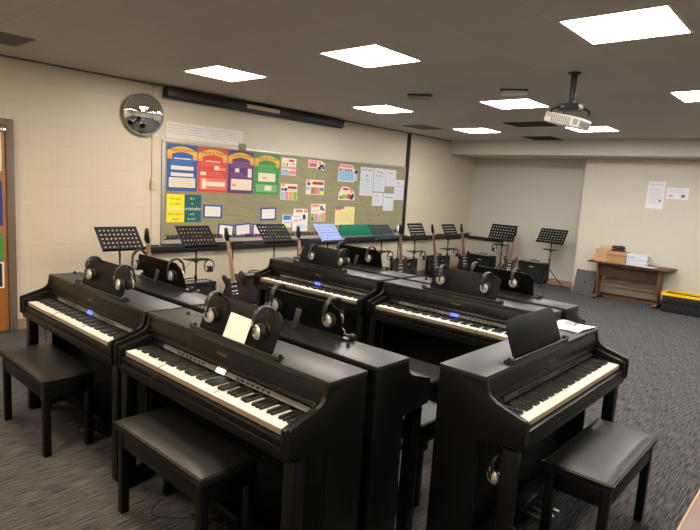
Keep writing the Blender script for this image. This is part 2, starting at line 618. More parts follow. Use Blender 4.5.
tag(o, 'white ceiling projector hanging from a black pole', 'projector')

# ------------------------------------------------------------------ wall fixtures
o = empty('projection_screen', (5.00, YW, 2.62))
MB().box(-1.50, -0.12, -0.055, 1.52, 0, 0.045, 'blackm', 0.008).build('housing', o)
MB().box(-1.53, -0.075, -0.075, 1.53, -0.045, -0.055, 'blackm', 0.003).build('bottom_bar', o)
MB().box(-0.36, -0.122, -0.03, 0.20, -0.12, 0.02, 'plug').build('label_plate', o)
MB().tube([(-1.52, -0.06, 0.044), (-1.62, -0.04, 0.04), (-1.72, -0.01, 0.05), (-1.72, -0.006, 0.0)], 0.008, 'plug').build('bracket', o)
tag(o, 'long black rolled-up projection screen housing high on the wall', 'projection screen')

# convex mirror
o = empty('convex_mirror', (3.235, YW, 2.32))
MB().tube([(0, 0, -0.02), (0, -0.06, -0.02)], 0.012, 'blackm').build('bracket', o)
prof = []
rad, cap = 0.42, 0.225
for i in range(15):
    r = cap * (1 - i / 14)
    prof.append((r, math.sqrt(rad * rad - r * r) - math.sqrt(rad * rad - cap * cap)))
MM = T(0, -0.075, 0) @ RX(R(96)) @ RY(R(-6))
MB().lathe(prof, 'mirror', 48, MM).build('mirror_dome', o)
MB().lathe([(0.0, -0.012), (0.225, -0.012), (0.234, -0.004), (0.234, 0.008), (0.226, 0.012), (0.224, 0.002)], 'gplast', 48, MM).build('rim', o)
tag(o, 'round convex safety mirror on the cream wall', 'mirror')

# conduit and switch box
o = MB().box(3.372, YW - 0.012, 1.62, 3.392, YW, H - 0.02, 'plug', 0.002).box(3.374, YW - 0.01, 0.80, 3.390, YW, 1.47, 'plug', 0.002).build('cable_conduit')
tag(o, 'thin cream cable conduit running down the wall left of the board', 'conduit')
o = empty('wall_box', (3.39, YW, 1.545))
MB().box(-0.035, -0.04, -0.065, 0.035, -0.012, 0.065, 'plug', 0.005).build('box', o)
MB().box(-0.02, -0.045, -0.01, 0.02, -0.04, 0.035, 'plug', 0.002).build('switch', o)
tag(o, 'small cream switch box on the wall left of the notice board', 'switch')
# black trunking
o = MB().box(3.36, YW - 0.05, 0.72, XN - 0.005, YW - 0.001, 0.80, 'blackm', 0.004).build('black_trunking')
tag(o, 'black horizontal trunking along the wall under the notice board', 'cable trunking')
o = MB().box(XN - 0.05, 5.35, 0.70, XN, YW - 0.052, 0.765, 'blackm', 0.004).build('black_trunking')
tag(o, 'short black trunking on the recessed back wall behind the amplifier', 'cable trunking')
o = MB().box(8.345, YW - 0.04, 0.802, 8.415, YW, H - 0.02, 'blackm', 0.003).build('black_upright')
tag(o, 'black vertical trunking from ceiling to rail at the right of the board', 'cable trunking')

# ------------------------------------------------------------------ notice board
def cork():
    m = noisy(mat('olive_backing_paper', srgb(146, 138, 106), 0.75), 3.5, 0.10, 0.0)
    nt, N, L, b = nodes(m)
    tc = N.new('ShaderNodeTexCoord')
    mp = N.new('ShaderNodeMapping')
    mp.inputs['Scale'].default_value = (1.2, 1, 4.5)
    nz = N.new('ShaderNodeTexNoise')
    nz.inputs['Scale'].default_value = 3
    nz.inputs['Detail'].default_value = 6
    bp = N.new('ShaderNodeBump')
    bp.inputs['Strength'].default_value = 0.5
    bp.inputs['Distance'].default_value = 0.05
    L.new(tc.outputs['Object'], mp.inputs[0]); L.new(mp.outputs[0], nz.inputs['Vector'])
    L.new(nz.outputs['Fac'], bp.inputs['Height']); L.new(bp.outputs[0], b.inputs['Normal'])
    return m
M['cork'] = cork()
BX0, BX1, BZ0, BZ1 = 3.50, 8.345, 0.845, 2.075
o = empty('notice_board', ((BX0 + BX1) / 2, YW, BZ0))
hw, hh = (BX1 - BX0) / 2, BZ1 - BZ0
MB().box(-hw, -0.012, 0, hw, 0, hh, 'cork').build('backing', o)
f = MB()
f.box(-hw, -0.022, hh - 0.035, hw, -0.012, hh, 'alu', 0.002).box(-hw, -0.022, 0, -hw + 0.04, -0.012, hh - 0.035, 'alu', 0.002)
f.box(-hw + 0.04, -0.022, 0, hw, -0.012, 0.03, 'alu', 0.002).box(hw - 0.02, -0.022, 0.03, hw, -0.012, hh - 0.035, 'alu', 0.002)
f.build('frame', o)
MB().box(-hw, -0.07, -0.015, hw, 0, 0, 'alu', 0.003).build('ledge', o)
bt = MB().box(-hw + 0.04, -0.014, 0.03, hw - 0.02, -0.0125, 0.085, M['blackp'])
bc = [mat('border_%d' % i, c, 0.7) for i, c in enumerate([srgb(180, 60, 50), srgb(60, 120, 90), srgb(190, 140, 60), srgb(60, 80, 150), srgb(190, 110, 90)])]
x = -hw + 0.06
k = 0
while x < hw - 0.06:
    bt.lathe([(0.017, 0), (0.014, 0.0015), (0.0, 0.002)], bc[random.randrange(5)], 8, T(x, -0.014, 0.06 + 0.008 * math.sin(k)) @ RX(PI / 2))
    x += 0.062
    k += 1
bt.build('border_strip', o)
tag(o, 'long olive-papered notice board with aluminium frame under the screen', 'notice board')
WY = YW - 0.0125     # face of the board

def sheet(name, x0, z0, x1, z1, base, label, cat='poster', group=None, rects=(), texts=(), rot=0.0, y=None, shape=None, face='y', bow=0.0):
    """a sheet on the board wall, local x right, z up, facing -y. rects/texts in 0..1 of the sheet"""
    w, h = abs(x1 - x0), abs(z1 - z0)
    b = MB()
    if shape:
        b.prism([((px - 0.5) * w, (pz - 0.5) * h) for px, pz in shape], 0.0012, base, 'y', -0.0012)
    else:
        b.box(-w / 2, -0.0012, -h / 2, w / 2, 0, h / 2, base)
    lay = 0
    for (a, c, e, g, m) in rects:
        lay += 1
        dd = 0.0012 + 0.0004 * lay
        b.box((a - 0.5) * w, -dd, (c - 0.5) * h, (e - 0.5) * w, -0.0011, (g - 0.5) * h, m)
    dd = 0.0012 + 0.0004 * (lay + 1)
    for tx in texts:
        body, cx, cz, size, m = tx[:5]
        wd = tx[5] * w if len(tx) > 5 else None
        b.text(body, size * h, m, T((cx - 0.5) * w, -dd, (cz - 0.5) * h) @ RX(PI / 2), width=wd)
    yy = (WY if y is None else y) - 0.0004
    o = b.build(name, None, ((x0 + x1) / 2, yy, (z0 + z1) / 2), (0, rot, 0))
    if face == 'x':
        o.rotation_euler = (0, rot, -PI / 2)
    tag(o, label, cat, group)
    return o

def pm(name, c, r=0.6):
    if name not in M:
        M[name] = mat(name, srgb(*c), r)
    return M[name]
blue, red, purple, green = pm('poster_blue', (44, 92, 160)), pm('poster_red', (214, 74, 60)), pm('poster_purple', (98, 50, 112)), pm('poster_green', (62, 142, 70))
lblue, lred, lpurple, lgreen = pm('poster_light_blue', (78, 122, 180)), pm('poster_light_red', (224, 120, 100)), pm('poster_light_purple', (140, 100, 150)), pm('poster_light_green', (120, 175, 112))
yel, banner = pm('poster_yellow', (244, 222, 20)), pm('banner_yellow', (230, 178, 62))
teal = pm('poster_teal', (16, 92, 100)); cream = pm('poster_cream', (232, 216, 196)); navy = pm('frame_navy', (44, 62, 138))
pink = pm('poster_pink', (222, 130, 160)); orange = pm('poster_orange', (226, 150, 84)); sky = pm('poster_sky', (140, 184, 214)); lime = pm('poster_lime', (130, 176, 70))
rtext = pm('red_letters', (170, 50, 50)); btext = pm('blue_letters', (60, 70, 120)); gtext = pm('olive_letters', (110, 120, 40)); dk = pm('navy_figure', (36, 52, 110))
white = M['paper']
lines = lambda a, b, z0, z1, n, m, t=0.012: tuple((a, z0 + (z1 - z0) * i / max(1, n - 1) - t / 2, b - 0.06 * (i % 3), z0 + (z1 - z0) * i / max(1, n - 1) + t / 2, m) for i in range(n))

def theory(x0, x1, base, light, title, tcol, label, rects, texts=()):
    z1, z0 = 2.033, 1.474
    w, h = x1 - x0, z1 - z0
    b = MB().box(-w / 2, -0.0012, -h / 2, w / 2, 0, h / 2, base)
    # curved banner
    n = 14
    up_, lo_ = [], []
    for i in range(n + 1):
        t = -1 + 2 * i / n
        up_.append((t * w * 0.49, h * (0.36 + 0.105 * (1 - t * t))))
        lo_.append((t * w * 0.49, h * (0.24 + 0.105 * (1 - t * t))))
    b.prism(up_ + lo_[::-1], 0.0008, banner, 'y', -0.0020)
    b.box(-w * 0.49, -0.0018, h * 0.19, -w * 0.34, -0.0011, h * 0.30, orange).box(w * 0.34, -0.0018, h * 0.19, w * 0.49, -0.0011, h * 0.30, orange)
    b.text(title, h * 0.105, tcol, T(0, -0.0024, h * 0.355) @ RX(PI / 2), width=w * 0.80)
    lay = 0
    for (a, c, e, g, m) in rects:
        lay += 1
        b.box((a - 0.5) * w, -0.0012 - 0.0003 * lay, (c - 0.5) * h, (e - 0.5) * w, -0.0011, (g - 0.5) * h, m)
    o = b.build('music_poster', None, ((x0 + x1) / 2, WY - 0.0004, (z0 + z1) / 2))
    tag(o, label, 'poster', 'four large theory posters')
theory(3.565, 3.985, blue, lblue, 'Musical Notation', rtext, 'blue music theory poster with a yellow banner and white panels',
       [(0.22, 0.69, 0.78, 0.715, cream)] + list(lines(0.12, 0.92, 0.57, 0.66, 4, lblue)) + [(0.13, 0.46, 0.87, 0.545, cream), (0.13, 0.32, 0.87, 0.395, cream), (0.07, 0.08, 0.93, 0.29, cream)] + list(lines(0.12, 0.9, 0.13, 0.25, 4, pm('faint', (196, 186, 176)))))
theory(3.992, 4.432, red, lred, 'Rhythm & Tempo', btext, 'red music theory poster right of the blue one',
       [(0.25, 0.69, 0.75, 0.71, cream)] + list(lines(0.1, 0.9, 0.60, 0.66, 3, lred)) + [(0.56, 0.51, 0.72, 0.60, cream), (0.73, 0.51, 0.95, 0.57, orange), (0.08, 0.38, 0.27, 0.455, cream)] + list(lines(0.32, 0.9, 0.38, 0.46, 3, lred)) + [(0.07, 0.06, 0.97, 0.32, lred), (0.14, 0.08, 0.28, 0.30, cream), (0.30, 0.14, 0.93, 0.24, cream)])
theory(4.445, 4.870, purple, lpurple, 'The Musical Staff', gtext, 'purple music theory poster between the red and green ones',
       [(0.2, 0.72, 0.8, 0.74, lpurple)] + list(lines(0.08, 0.92, 0.62, 0.69, 3, lpurple)) + [(0.27, 0.50, 0.43, 0.59, cream), (0.77, 0.39, 0.92, 0.60, cream)] + list(lines(0.1, 0.7, 0.40, 0.47, 3, lpurple)) + [(0.13, 0.08, 0.93, 0.34, cream), (0.18, 0.16, 0.30, 0.22, orange)])
theory(4.882, 5.330, green, lgreen, 'Pitch & Scales', btext, 'green music theory poster, rightmost of the four large ones',
       [(0.2, 0.70, 0.85, 0.72, lgreen)] + list(lines(0.12, 0.9, 0.58, 0.67, 3, lgreen)) + [(0.16, 0.32, 0.84, 0.53, cream), (0.34, 0.38, 0.48, 0.43, orange), (0.08, 0.06, 0.93, 0.25, lgreen), (0.42, 0.10, 0.70, 0.22, cream)])
sheet('motto_poster', 3.570, 1.090, 3.812, 1.434, yel, 'yellow half of the motto poster pair under the blue poster', 'poster', None,
      [], [("It's okay", .5, .80, .13, M['ink'], .55), ('to make a', .5, .62, .13, M['ink'], .65), ('mistake', .5, .44, .16, white, .86), ("when you're", .5, .26, .13, M['ink'], .88), ('new', .5, .08, .13, M['ink'], .38)])
sheet('motto_poster', 3.814, 1.090, 4.054, 1.436, teal, 'teal half of the motto poster pair, right of the yellow half', 'poster', None,
      [], [("It's", .45, .82, .12, yel, .26), ('a', .45, .64, .12, yel, .1), ('mistake', .5, .44, .17, white, .94), ('not', .45, .26, .12, yel, .26), ('to try', .42, .08, .12, yel, .46)])
def framed(x0, z0, x1, z1, rot, label):
    sheet('framed_note', x0, z0, x1, z1, navy, label, 'notice', 'white notes mounted on blue card', [(0.09, 0.12, 0.91, 0.88, white)] + list(lines(0.18, 0.8, 0.35, 0.7, 3, pm('faint', (196, 186, 176)))), rot=rot)
framed(4.085, 1.142, 4.375, 1.312, R(1), 'blue-edged note right of the teal motto poster')
framed(5.017, 1.112, 5.305, 1.290, R(-2), 'blue-edged note under the green theory poster')
framed(4.320, 0.905, 4.570, 1.060, R(6), 'blue-edged note at the board bottom behind the second music stand, leftmost of three')
framed(4.590, 0.900, 4.860, 1.065, R(-5), 'blue-edged note at the board bottom, middle of three')
framed(4.885, 0.902, 5.150, 1.060, R(2), 'blue-edged note at the board bottom, partly behind the third music stand')

SG = 'small colourful theory sheets'
def fig(cx, cz, s, c=dk):
    return [(cx - .03 * s, cz - .10 * s, cx + .05 * s, cz + .06 * s, c), (cx - .09 * s, cz - .12 * s, cx + .0 * s, cz - .05 * s, c), (cx - .02 * s, cz + .06 * s, cx + .09 * s, cz + .14 * s, orange)]
sheet('theory_sheet', 5.365, 1.765, 5.650, 2.009, cream, 'small sheet with blue and pink bands, upper left beside the green poster', 'poster', SG,
      [(.5, .80, .85, .92, rtext), (.03, .38, .5, .50, sky), (.5, .36, .98, .52, pink), (.03, .03, .48, .24, sky), (.05, .22, .45, .30, orange), (.5, .05, .98, .28, pink), (.1, .56, .25, .66, orange), (.35, .55, .42, .70, dk), (.6, .6, .7, .72, sky), (.78, .6, .9, .74, sky)])
sheet('theory_sheet', 5.895, 1.880, 6.245, 2.020, cream, 'small low sheet with a dark blue figure at the top of the board', 'poster', SG,
      [(.06, .78, .55, .95, pink), (.04, .25, .52, .70, lred), (.12, .34, .44, .60, lpurple)] + [(.58, .02, .80, .32, dk), (.68, .30, .95, .60, dk), (.86, .1, .99, .35, dk), (.60, .65, .78, .90, orange)], shape=[(0, .15), (.52, .15), (.55, 0), (1, 0), (1, .7), (.8, 1), (0, 1)])
sheet('theory_sheet', 6.560, 1.730, 7.020, 2.006, cream, 'small sheet with a pale blue panel, left of the white notices', 'poster', SG,
      [(.05, .82, .72, .96, pink), (.04, .05, .82, .60, sky), (.05, .62, .15, .74, rtext), (.20, .62, .28, .74, orange), (.34, .62, .42, .74, rtext), (.48, .62, .56, .74, dk), (.62, .62, .70, .74, rtext), (.86, .50, .99, .72, dk), (.88, .15, .96, .45, sky)], shape=[(0, 0), (.84, 0), (.86, .1), (1, .1), (1, .75), (.78, .78), (.74, 1), (.08, 1), (0, .7)])
sheet('theory_sheet', 5.370, 1.405, 5.695, 1.640, cream, 'small sheet with blue, pink, orange and green columns', 'poster', SG,
      [(.03, .02, .24, .52, sky), (.28, .02, .48, .52, pink), (.52, .02, .72, .52, orange), (.76, .02, .97, .52, lime), (.42, .70, .95, .86, rtext), (.45, .57, .9, .62, sky)] + [(.06, .86, .24, .99, orange), (.05, .58, .18, .72, dk), (.22, .56, .38, .74, dk)])
sheet('theory_sheet', 5.870, 1.500, 6.255, 1.725, cream, 'small sheet with brown, pink and teal blocks and a red title', 'poster', SG,
      [(.02, .30, .22, .50, sky), (.28, .05, .46, .50, pm('olive', (150, 120, 50))), (.47, .05, .61, .50, pm('tan', (190, 130, 70))), (.62, .05, .78, .50, pink), (.79, .05, .97, .24, yel), (.79, .26, .97, .50, pm('teal2', (60, 150, 150))), (.34, .68, .95, .88, rtext), (.04, .84, .18, .99, orange), (.06, .62, .22, .80, dk)])
sheet('theory_sheet', 6.595, 1.433, 6.990, 1.650, cream, 'small sheet with a green and red fan shape', 'poster', SG,
      [(.05, .10, .34, .30, green), (.20, .12, .42, .42, lime), (.40, .10, .68, .40, orange), (.52, .14, .72, .46, red), (.70, .05, .88, .40, dk), (.82, .2, .94, .5, dk), (.72, .55, .84, .80, orange), (.25, .74, .58, .90, rtext)], shape=[(0, 0), (1, 0), (1, .45), (.85, .8), (.7, .75), (.6, 1), (.2, 1), (0, .5)])
sheet('theory_sheet', 5.430, 1.000, 5.600, 1.190, white, 'small sheet with a solid blue top behind the third music stand', 'poster', SG,
      [(.1, .60, .95, .95, pm('sheet_blue', (50, 120, 190))), (.1, .05, .8, .2, yel), (.15, .35, .8, .45, sky)])
sheet('theory_sheet', 5.606, 0.945, 5.940, 1.280, white, 'tall pale sheet with small figures at the right of the third music stand', 'poster', SG,
      [(.22, .84, .66, .96, lred), (.15, .62, .55, .68, pm('faint', (196, 186, 176))), (.12, .44, .42, .50, pink), (.50, .46, .62, .54, orange), (.3, .08, .9, .3, pm('ltb', (196, 210, 226))), (.68, .52, .86, .74, dk), (.76, .82, .94, .98, orange)], shape=[(.1, 0), (1, 0), (1, .78), (.95, 1), (.12, 1), (.1, .75), (0, .6)])
sheet('theory_sheet', 6.000, 1.085, 6.315, 1.360, cream, 'pale sheet with green, pink, blue and orange columns above the blue music stand', 'poster', SG,
      [(.02, .02, .22, .25, green), (.02, .25, .22, .45, lime), (.26, .02, .48, .45, pink), (.52, .02, .70, .40, sky), (.74, .02, .96, .50, orange), (.08, .84, .55, .95, lred), (.64, .66, .78, .90, dk), (.80, .62, .92, .74, dk), (.1, .6, .55, .64, sky)])
sheet('theory_sheet', 6.540, 1.030, 7.010, 1.325, pm('pale_yellow', (232, 216, 150)), 'pale yellow sheet right of the blue music stand', 'poster', SG,
      [(.0, .88, .46, 1.0, lpurple), (.02, .8, .3, .88, lred)] + list(lines(.15, .9, .2, .7, 6, pm('yl', (212, 190, 110)), .02)))
WG = 'white printed notices at the right end of the board'
def notice(x0, z0, x1, z1, label, extra=(), texts=()):
    sheet('printed_notice', x0, z0, x1, z1, M['bpaper'], label, 'notice', WG, tuple(lines(.12, .9, .1, .55, 7, M['lightink'], .012)) + tuple(extra), texts)
notice(7.100, 1.520, 7.440, 1.992, 'tall white notice with a treble clef drawing, leftmost of the white group', [(.1, .90, .9, .92, M['ink'])], [('b', .5, .66, .16, M['ink'], .16), ('G clef', .5, .56, .06, M['ink'], .3)])
notice(7.455, 1.600, 7.765, 1.996, 'tall white notice with two lines of large letters', [], [('Notes', .5, .80, .13, M['ink'], .55), ('F.A.C', .5, .64, .14, M['ink'], .6)])
notice(7.775, 1.700, 8.075, 1.994, 'white notice at the top right of the white group', [], [('Tempo', .4, .76, .13, M['ink'], .5)])
notice(8.045, 1.470, 8.335, 1.830, 'white notice at the far right edge of the board', [(.1, .66, .9, .68, M['ink'])], [('Beat', .35, .82, .1, M['ink'], .3)])
notice(7.445, 1.352, 7.740, 1.580, 'small white notice below the large letter one', [], [('Pulse', .4, .72, .14, M['ink'], .4)])
notice(7.755, 1.270, 8.050, 1.576, 'small white notice, lowest of the white group', [(.1, .76, .9, .80, M['ink'])])
o = MB().box(6.66, YW - 0.045, 0.848, 7.50, YW - 0.022, 1.035, pm('green_folder', (22, 120, 92)), 0.003).build('green_folder')
tag(o, 'long green folder standing on the board ledge behind a dark music stand', 'folder')
o = MB().box(4.60, YW - 0.03, 2.035, 4.72, YW - 0.022, 2.135, pm('clip_olive', (130, 128, 96)), 0.003).build('board_clip')
tag(o, 'small olive clip on the top edge of the board', 'clip')
# row of four cards above the board
for i in range(4):
    x0 = 3.56 + i * 0.282
    texts = []
    sheet('wall_card', x0, 2.105, x0 + 0.270, 2.295, pm('card_white', (226, 218, 212)), ['printed card above the blue poster, leftmost of the row of four', 'printed card above the red poster, second of the row of four', 'printed card above the board, third of the row of four', 'printed card above the board, rightmost of the row of four'][i], 'notice', 'row of white cards above the board',
          list(lines(.08, .94, .3, .78, 4, M['lightink'], .035)), y=YW)
# papers on the table wall
sheet('wall_notice', 0, 1.60, 0.262, 2.05, pm('card_pinkish', (232, 228, 236)), 'tall white notice taped on the wall above the table', 'notice', None,
      list(lines(.12, .9, .2, .72, 9, M['lightink'], .012)) + [(.72, .27, .86, .34, green)], [('The Musician Says', .5, .87, .055, M['ink'], .78)], face='x')
w_ = bpy.data.objects['wall_notice']
w_.location = (XT - 0.0004, 2.495, 1.83)
sheet('wall_notice', 0, 1.78, 0.32, 1.965, pm('card_pinkish', (232, 228, 236)), 'small wide white notice right of the tall one on the table wall', 'notice', None,
      list(lines(.12, .88, .62, .78, 2, M['lightink'], .03)) + [(.12, .15, .3, .4, pm('faint', (196, 186, 176))), (.68, .15, .84, .42, lpurple)], face='x')
w_ = bpy.data.objects['wall_notice.001']
w_.location = (XT - 0.0004, 2.175, 1.872)

# posters on the door
for (z0, z1, c, lab, ins) in ((1.60, 1.97, pm('door_black', (40, 34, 34)), 'black poster with white edge at the top of the door', True), (1.07, 1.50, pm('door_blue', (44, 62, 140)), 'blue poster on the door', False),
                              (0.72, 1.00, pm('door_green', (70, 140, 70)), 'green poster on the door below the blue one', False), (0.45, 0.71, pm('door_dark', (50, 30, 28)), 'dark photo poster lowest on the door', True)):
    sheet('door_poster', 1.45, z0, 1.805, z1, white if ins else c, lab, 'poster', 'posters on the door', [(.05, .05, .95, .95, c)] if ins else [(.08, .1, .9, .3, pm('faint', (196, 186, 176)))], y=YW - 0.036)

# ------------------------------------------------------------------ pianos
def make_piano():
    root = empty('digital_piano')
    W2 = 0.673
    side = [(0.41, 0.0), (0.41, 0.922), (0.188, 0.922), (0.185, 0.900), (0.178, 0.868), (0.162, 0.846), (0.135, 0.832),
            (0.03, 0.800), (0.008, 0.795), (0.0, 0.786), (0.0, 0.685), (0.012, 0.672), (0.20, 0.655), (0.20, 0.0)]
    for s in (-1, 1):
        MB().prism(side, 0.022 * s, 'black', 'x', W2 * s - 0.022 * s, 0.002).build('side_panel', root)
    # cheek blocks beside the keys
    for s in (-1, 1):
        MB().prism([(0.006, 0.686), (0.006, 0.776), (0.03, 0.784), (0.12, 0.806), (0.165, 0.82), (0.22, 0.82), (0.22, 0.686)], 0.034 * s, 'black', 'x', 0.616 * s, 0.002).build('cheek_block', root)
    MB().box(-0.675, 0.188, 0.905, 0.675, 0.412, 0.928, 'lid', 0.003).build('top_lid', root)
    MB().prism([(0.192, 0.905), (0.176, 0.838), (0.184, 0.832), (0.205, 0.905)], 1.300, 'black', 'x', -0.650, 0.0015).build('front_fascia', root)
    MB().prism([(0.184, 0.826), (0.176, 0.813), (0.19, 0.803), (0.235, 0.812), (0.235, 0.86), (0.20, 0.86)], 1.232, 'black', 'x', -0.616, 0.0015).build('key_cover', root)
    MB().box(-0.650, 0.010, 0.655, 0.650, 0.35, 0.70, 'black', 0.003).build('key_bed', root)
    MB().box(-0.615, 0.012, 0.700, 0.615, 0.033, 0.732, 'black', 0.003).build('key_slip', root)
    MB().box(-0.650, 0.372, 0.30, 0.657, 0.388, 0.905, 'black').build('back_panel', root)
    MB().box(-0.650, 0.300, 0.10, 0.657, 0.318, 0.655, 'black', 0.002).build('lower_panel', root)
    for s in (-1, 1):
        MB().box(s * 0.606, 0.035, 0.0, s * 0.664, 0.095, 0.656, 'black', 0.004).build('leg', root)
        MB().box(s * 0.625, 0.095, 0.0, s * 0.659, 0.202, 0.045, 'black', 0.003).build('foot_rail', root)
    # control strip
    cs = MB().prism([(0.178, 0.776), (0.19, 0.798), (0.24, 0.806), (0.24, 0.776)], 1.228, 'black', 'x', -0.614)
    cs.prism([(0.180, 0.7785), (0.1895, 0.7960), (0.1865, 0.7990), (0.1765, 0.7800)], 1.10, 'strip', 'x', -0.50)
    for i in range(7):
        cs.box(-0.36 + i * 0.035, 0.1765, 0.785, -0.345 + i * 0.035, 0.1825, 0.792, 'blackp')
        cs.box(0.12 + i * 0.035, 0.1765, 0.785, 0.135 + i * 0.035, 0.1825, 0.792, 'blackp')
    panel = cs.build('control_strip', root)
    MB().prism([(0.1745, 0.7795), (0.1855, 0.7995), (0.1895, 0.7990), (0.180, 0.7785)], 0.065, 'lcd_blue', 'x', -0.035).build('display', panel)
    MB().box(-0.613, 0.176, 0.735, 0.613, 0.181, 0.763, 'felt').build('key_felt', root)
    # 88 keys
    pitch = 1.226 / 52
    wk = MB().box(-0.01135, 0, -0.026, 0.01135, 0.148, 0, 'ivory', 0.0012, 1)
    wk.box(-0.0112, -0.0008, -0.025, 0.0112, 0.0002, -0.003, 'keylip')
    wm = wk.build('white_key', root, (-0.613 + pitch / 2, 0.035, 0.760))
    bk = MB().prism([(0, 0.0), (0.004, 0.0125), (0.097, 0.0135), (0.097, 0)], 0.0150, 'ebony', 'x', -0.0075, 0.001, seg=1).build('black_key', root, (0, 0, -1))
    first_b = True
    for i in range(52):
        o = wm if i == 0 else wm.copy()
        if i:
            COL.objects.link(o)
            o.parent = root
        o.location = (-0.613 + pitch * (i + 0.5), 0.035, 0.760)
        if i % 7 in (0, 2, 3, 5, 6) and i < 51:
            q = bk if first_b else bk.copy()
            if not first_b:
                COL.objects.link(q)
                q.parent = root
            first_b = False
            q.location = (-0.613 + pitch * (i + 1), 0.083, 0.7602)
    # logo
    lg = MB().text('Roland', 0.026, 'gold', T(0, 0.1805, 0.862) @ RX(PI / 2 - 0.22))
    lg.build('logo', root)
    # pedals
    pb = MB().box(-0.14, 0.20, 0.03, 0.14, 0.30, 0.12, 'black', 0.006).box(-0.650, 0.235, 0.05, 0.650, 0.300, 0.11, 'black', 0.004)
    box = pb.build('pedal_box', root)
    for i in (-1, 0, 1):
        MB().prism([(i * 0.07 - 0.014, 0.21), (i * 0.07 - 0.012, 0.13), (i * 0.07 - 0.019, 0.105), (i * 0.07 - 0.012, 0.085), (i * 0.07 + 0.012, 0.085), (i * 0.07 + 0.019, 0.105), (i * 0.07 + 0.012, 0.13), (i * 0.07 + 0.014, 0.21)],
                   0.010, 'brass', 'z', 0.065, 0.002).build('pedal', root)
    # music rest on the lid: leans back
    ml = MB().box(-0.315, -0.012, 0, 0.315, 0.030, 0.013, 'blackp', 0.003).box(-0.315, -0.022, 0.0, 0.315, -0.012, 0.022, 'blackp', 0.002)
    for s in (-1, 1):
        ml.lathe([(0.0, -0.014), (0.014, -0.014), (0.017, -0.008), (0.017, 0.008), (0.014, 0.014), (0, 0.014)], 'blackp', 14, T(s * 0.315, -0.004, 0.017) @ RY(PI / 2))
    ledge = ml.build('rest_ledge', root, (0, 0.207, 0.928))
    pts = [(-0.268, 0.0), (0.268, 0.0), (0.275, 0.142), (0.235, 0.180), (-0.235, 0.180), (-0.275, 0.142)]
    mr = MB().prism(pts, 0.007, 'restm', 'y', 0.0, 0.0015, mx=RX(-0.36))
    rest = mr.build('music_rest', root, (0, 0.206, 0.940))
    MB().box(-0.02, 0.004, -0.004, 0.02, 0.010, 0.10, 'blackp', 0.002, mx=T(0, 0.078, -0.006) @ RX(0.30)).build('rest_strut', rest)
    return root

pianos = {}
P_GROUP = 'black digital pianos'
proto = make_piano()
specs = [
    ('A', (1.285, 3.42), -90, 0.085, 'black digital piano nearest the door, far left of the front row'),
    ('B', (1.285, 2.045), -90, 0.045, 'black digital piano in the front with a white sheet on its music rest'),
    ('CA', (2.170, 3.43), 90, -0.03, 'black digital piano back to back with the far left one, keys hidden'),
    ('CB', (2.170, 2.045), 90, -0.03, 'black digital piano back to back behind the one with the white sheet'),
    ('D', (3.285, 3.44), -90, -0.02, 'black digital piano in the middle of the second row, left of its neighbour'),
    ('E', (3.285, 2.035), -90, 0.02, 'black digital piano of the second row with a blue display, right of centre'),
    ('DA', (4.180, 3.43), 90, -0.04, 'black digital piano back to back behind the second row, on the left'),
    ('EA', (4.180, 2.03), 90, -0.08, 'black digital piano at the rear, back to back behind the right of the second row'),
    ('F', (2.70, 0.83), 0, -0.115, 'black digital piano in the right foreground facing away from the rest'),
]
for i, (k, (x, y), rz, sh, lab) in enumerate(specs):
    o = proto if i == 0 else copy_tree(proto)
    o.location = (x, y, 0)
    o.rotation_euler = (0, 0, R(rz))
    tag(o, lab, 'piano', P_GROUP)
    pianos[k] = o
for k, sh in [(s[0], s[3]) for s in specs]:
    for c in pianos[k].children:
        if c.name.startswith(('music_rest', 'rest_ledge')):
            c.location.x += sh
def set_display(root, m):
    dpy = child(root, 'display')
    dpy.data = dpy.data.copy()
    dpy.data.materials[0] = M[m]
set_display(pianos['B'], 'lcd_white')
cst = child(pianos['F'], 'control_strip')
cst.data = cst.data.copy()
for i_, m_ in enumerate(list(cst.data.materials)):
    if m_.name == 'grey_strip':
        cst.data.materials[i_] = M['blackp']
for k in ('CA', 'CB', 'DA', 'EA', 'F'):
    dpy = child(pianos[k], 'display')
    dpy.data = dpy.data.copy()
    dpy.data.materials[0] = M['blackp']

# ------------------------------------------------------------------ headphones
def make_headphones(kind):
    """cups face along local y, band in the yz plane, origin midway between the cups"""
    root = empty('headphones')
    hb = MB()
    path = []
    for i in range(19):
        t = PI * i / 18
        path.append((0, 0.058 * math.cos(t) * (1 if abs(math.cos(t)) < .9 else 0.98), 0.022 + 0.088 * math.sin(t) ** 0.8))
    hb.tube(path, 0.01, 'blackp', 10, flat=(0.014, 0.0042))
    pad = [(0, p[1] * 0.94, p[2] + (0.0 if i in (0, 18) else -0.003)) for i, p in enumerate(path)][4:15]
    hb.tube(pad, 0.01, 'foam', 10, flat=(0.017, 0.006))
    hb.build('headband', root)
    for s in (-1, 1):
        mx = T(0, s * 0.006, 0) @ RX(-s * PI / 2)
        cup = MB().lathe([(0.010, 0.0), (0.032, 0.0), (0.0375, 0.006), (0.0375, 0.012), (0.034, 0.016)], 'foam', 24, mx)
        cup.lathe([(0.034, 0.015), (0.035, 0.022), (0.034, 0.030), (0.031, 0.0315)], 'blackp', 24, mx)
        c = cup.build('ear_cup', root)
        MB().lathe([(0.032, 0.030), (0.031, 0.036), (0.026, 0.041), (0.014, 0.044), (0.0, 0.045)], 'silver', 24, mx).build('silver_cap', c)
        yk = MB().tube([(0, s * 0.0575, 0.028), (0, s * 0.060, 0.018), (0, s * 0.056, -0.004)], 0.005, 'blackp', 6)
        yk.tube([(0, s * 0.0575, 0.050), (0, s * 0.0575, 0.026)], 0.0045, 'chrome', 6)
        yk.build('yoke', root)
    return root
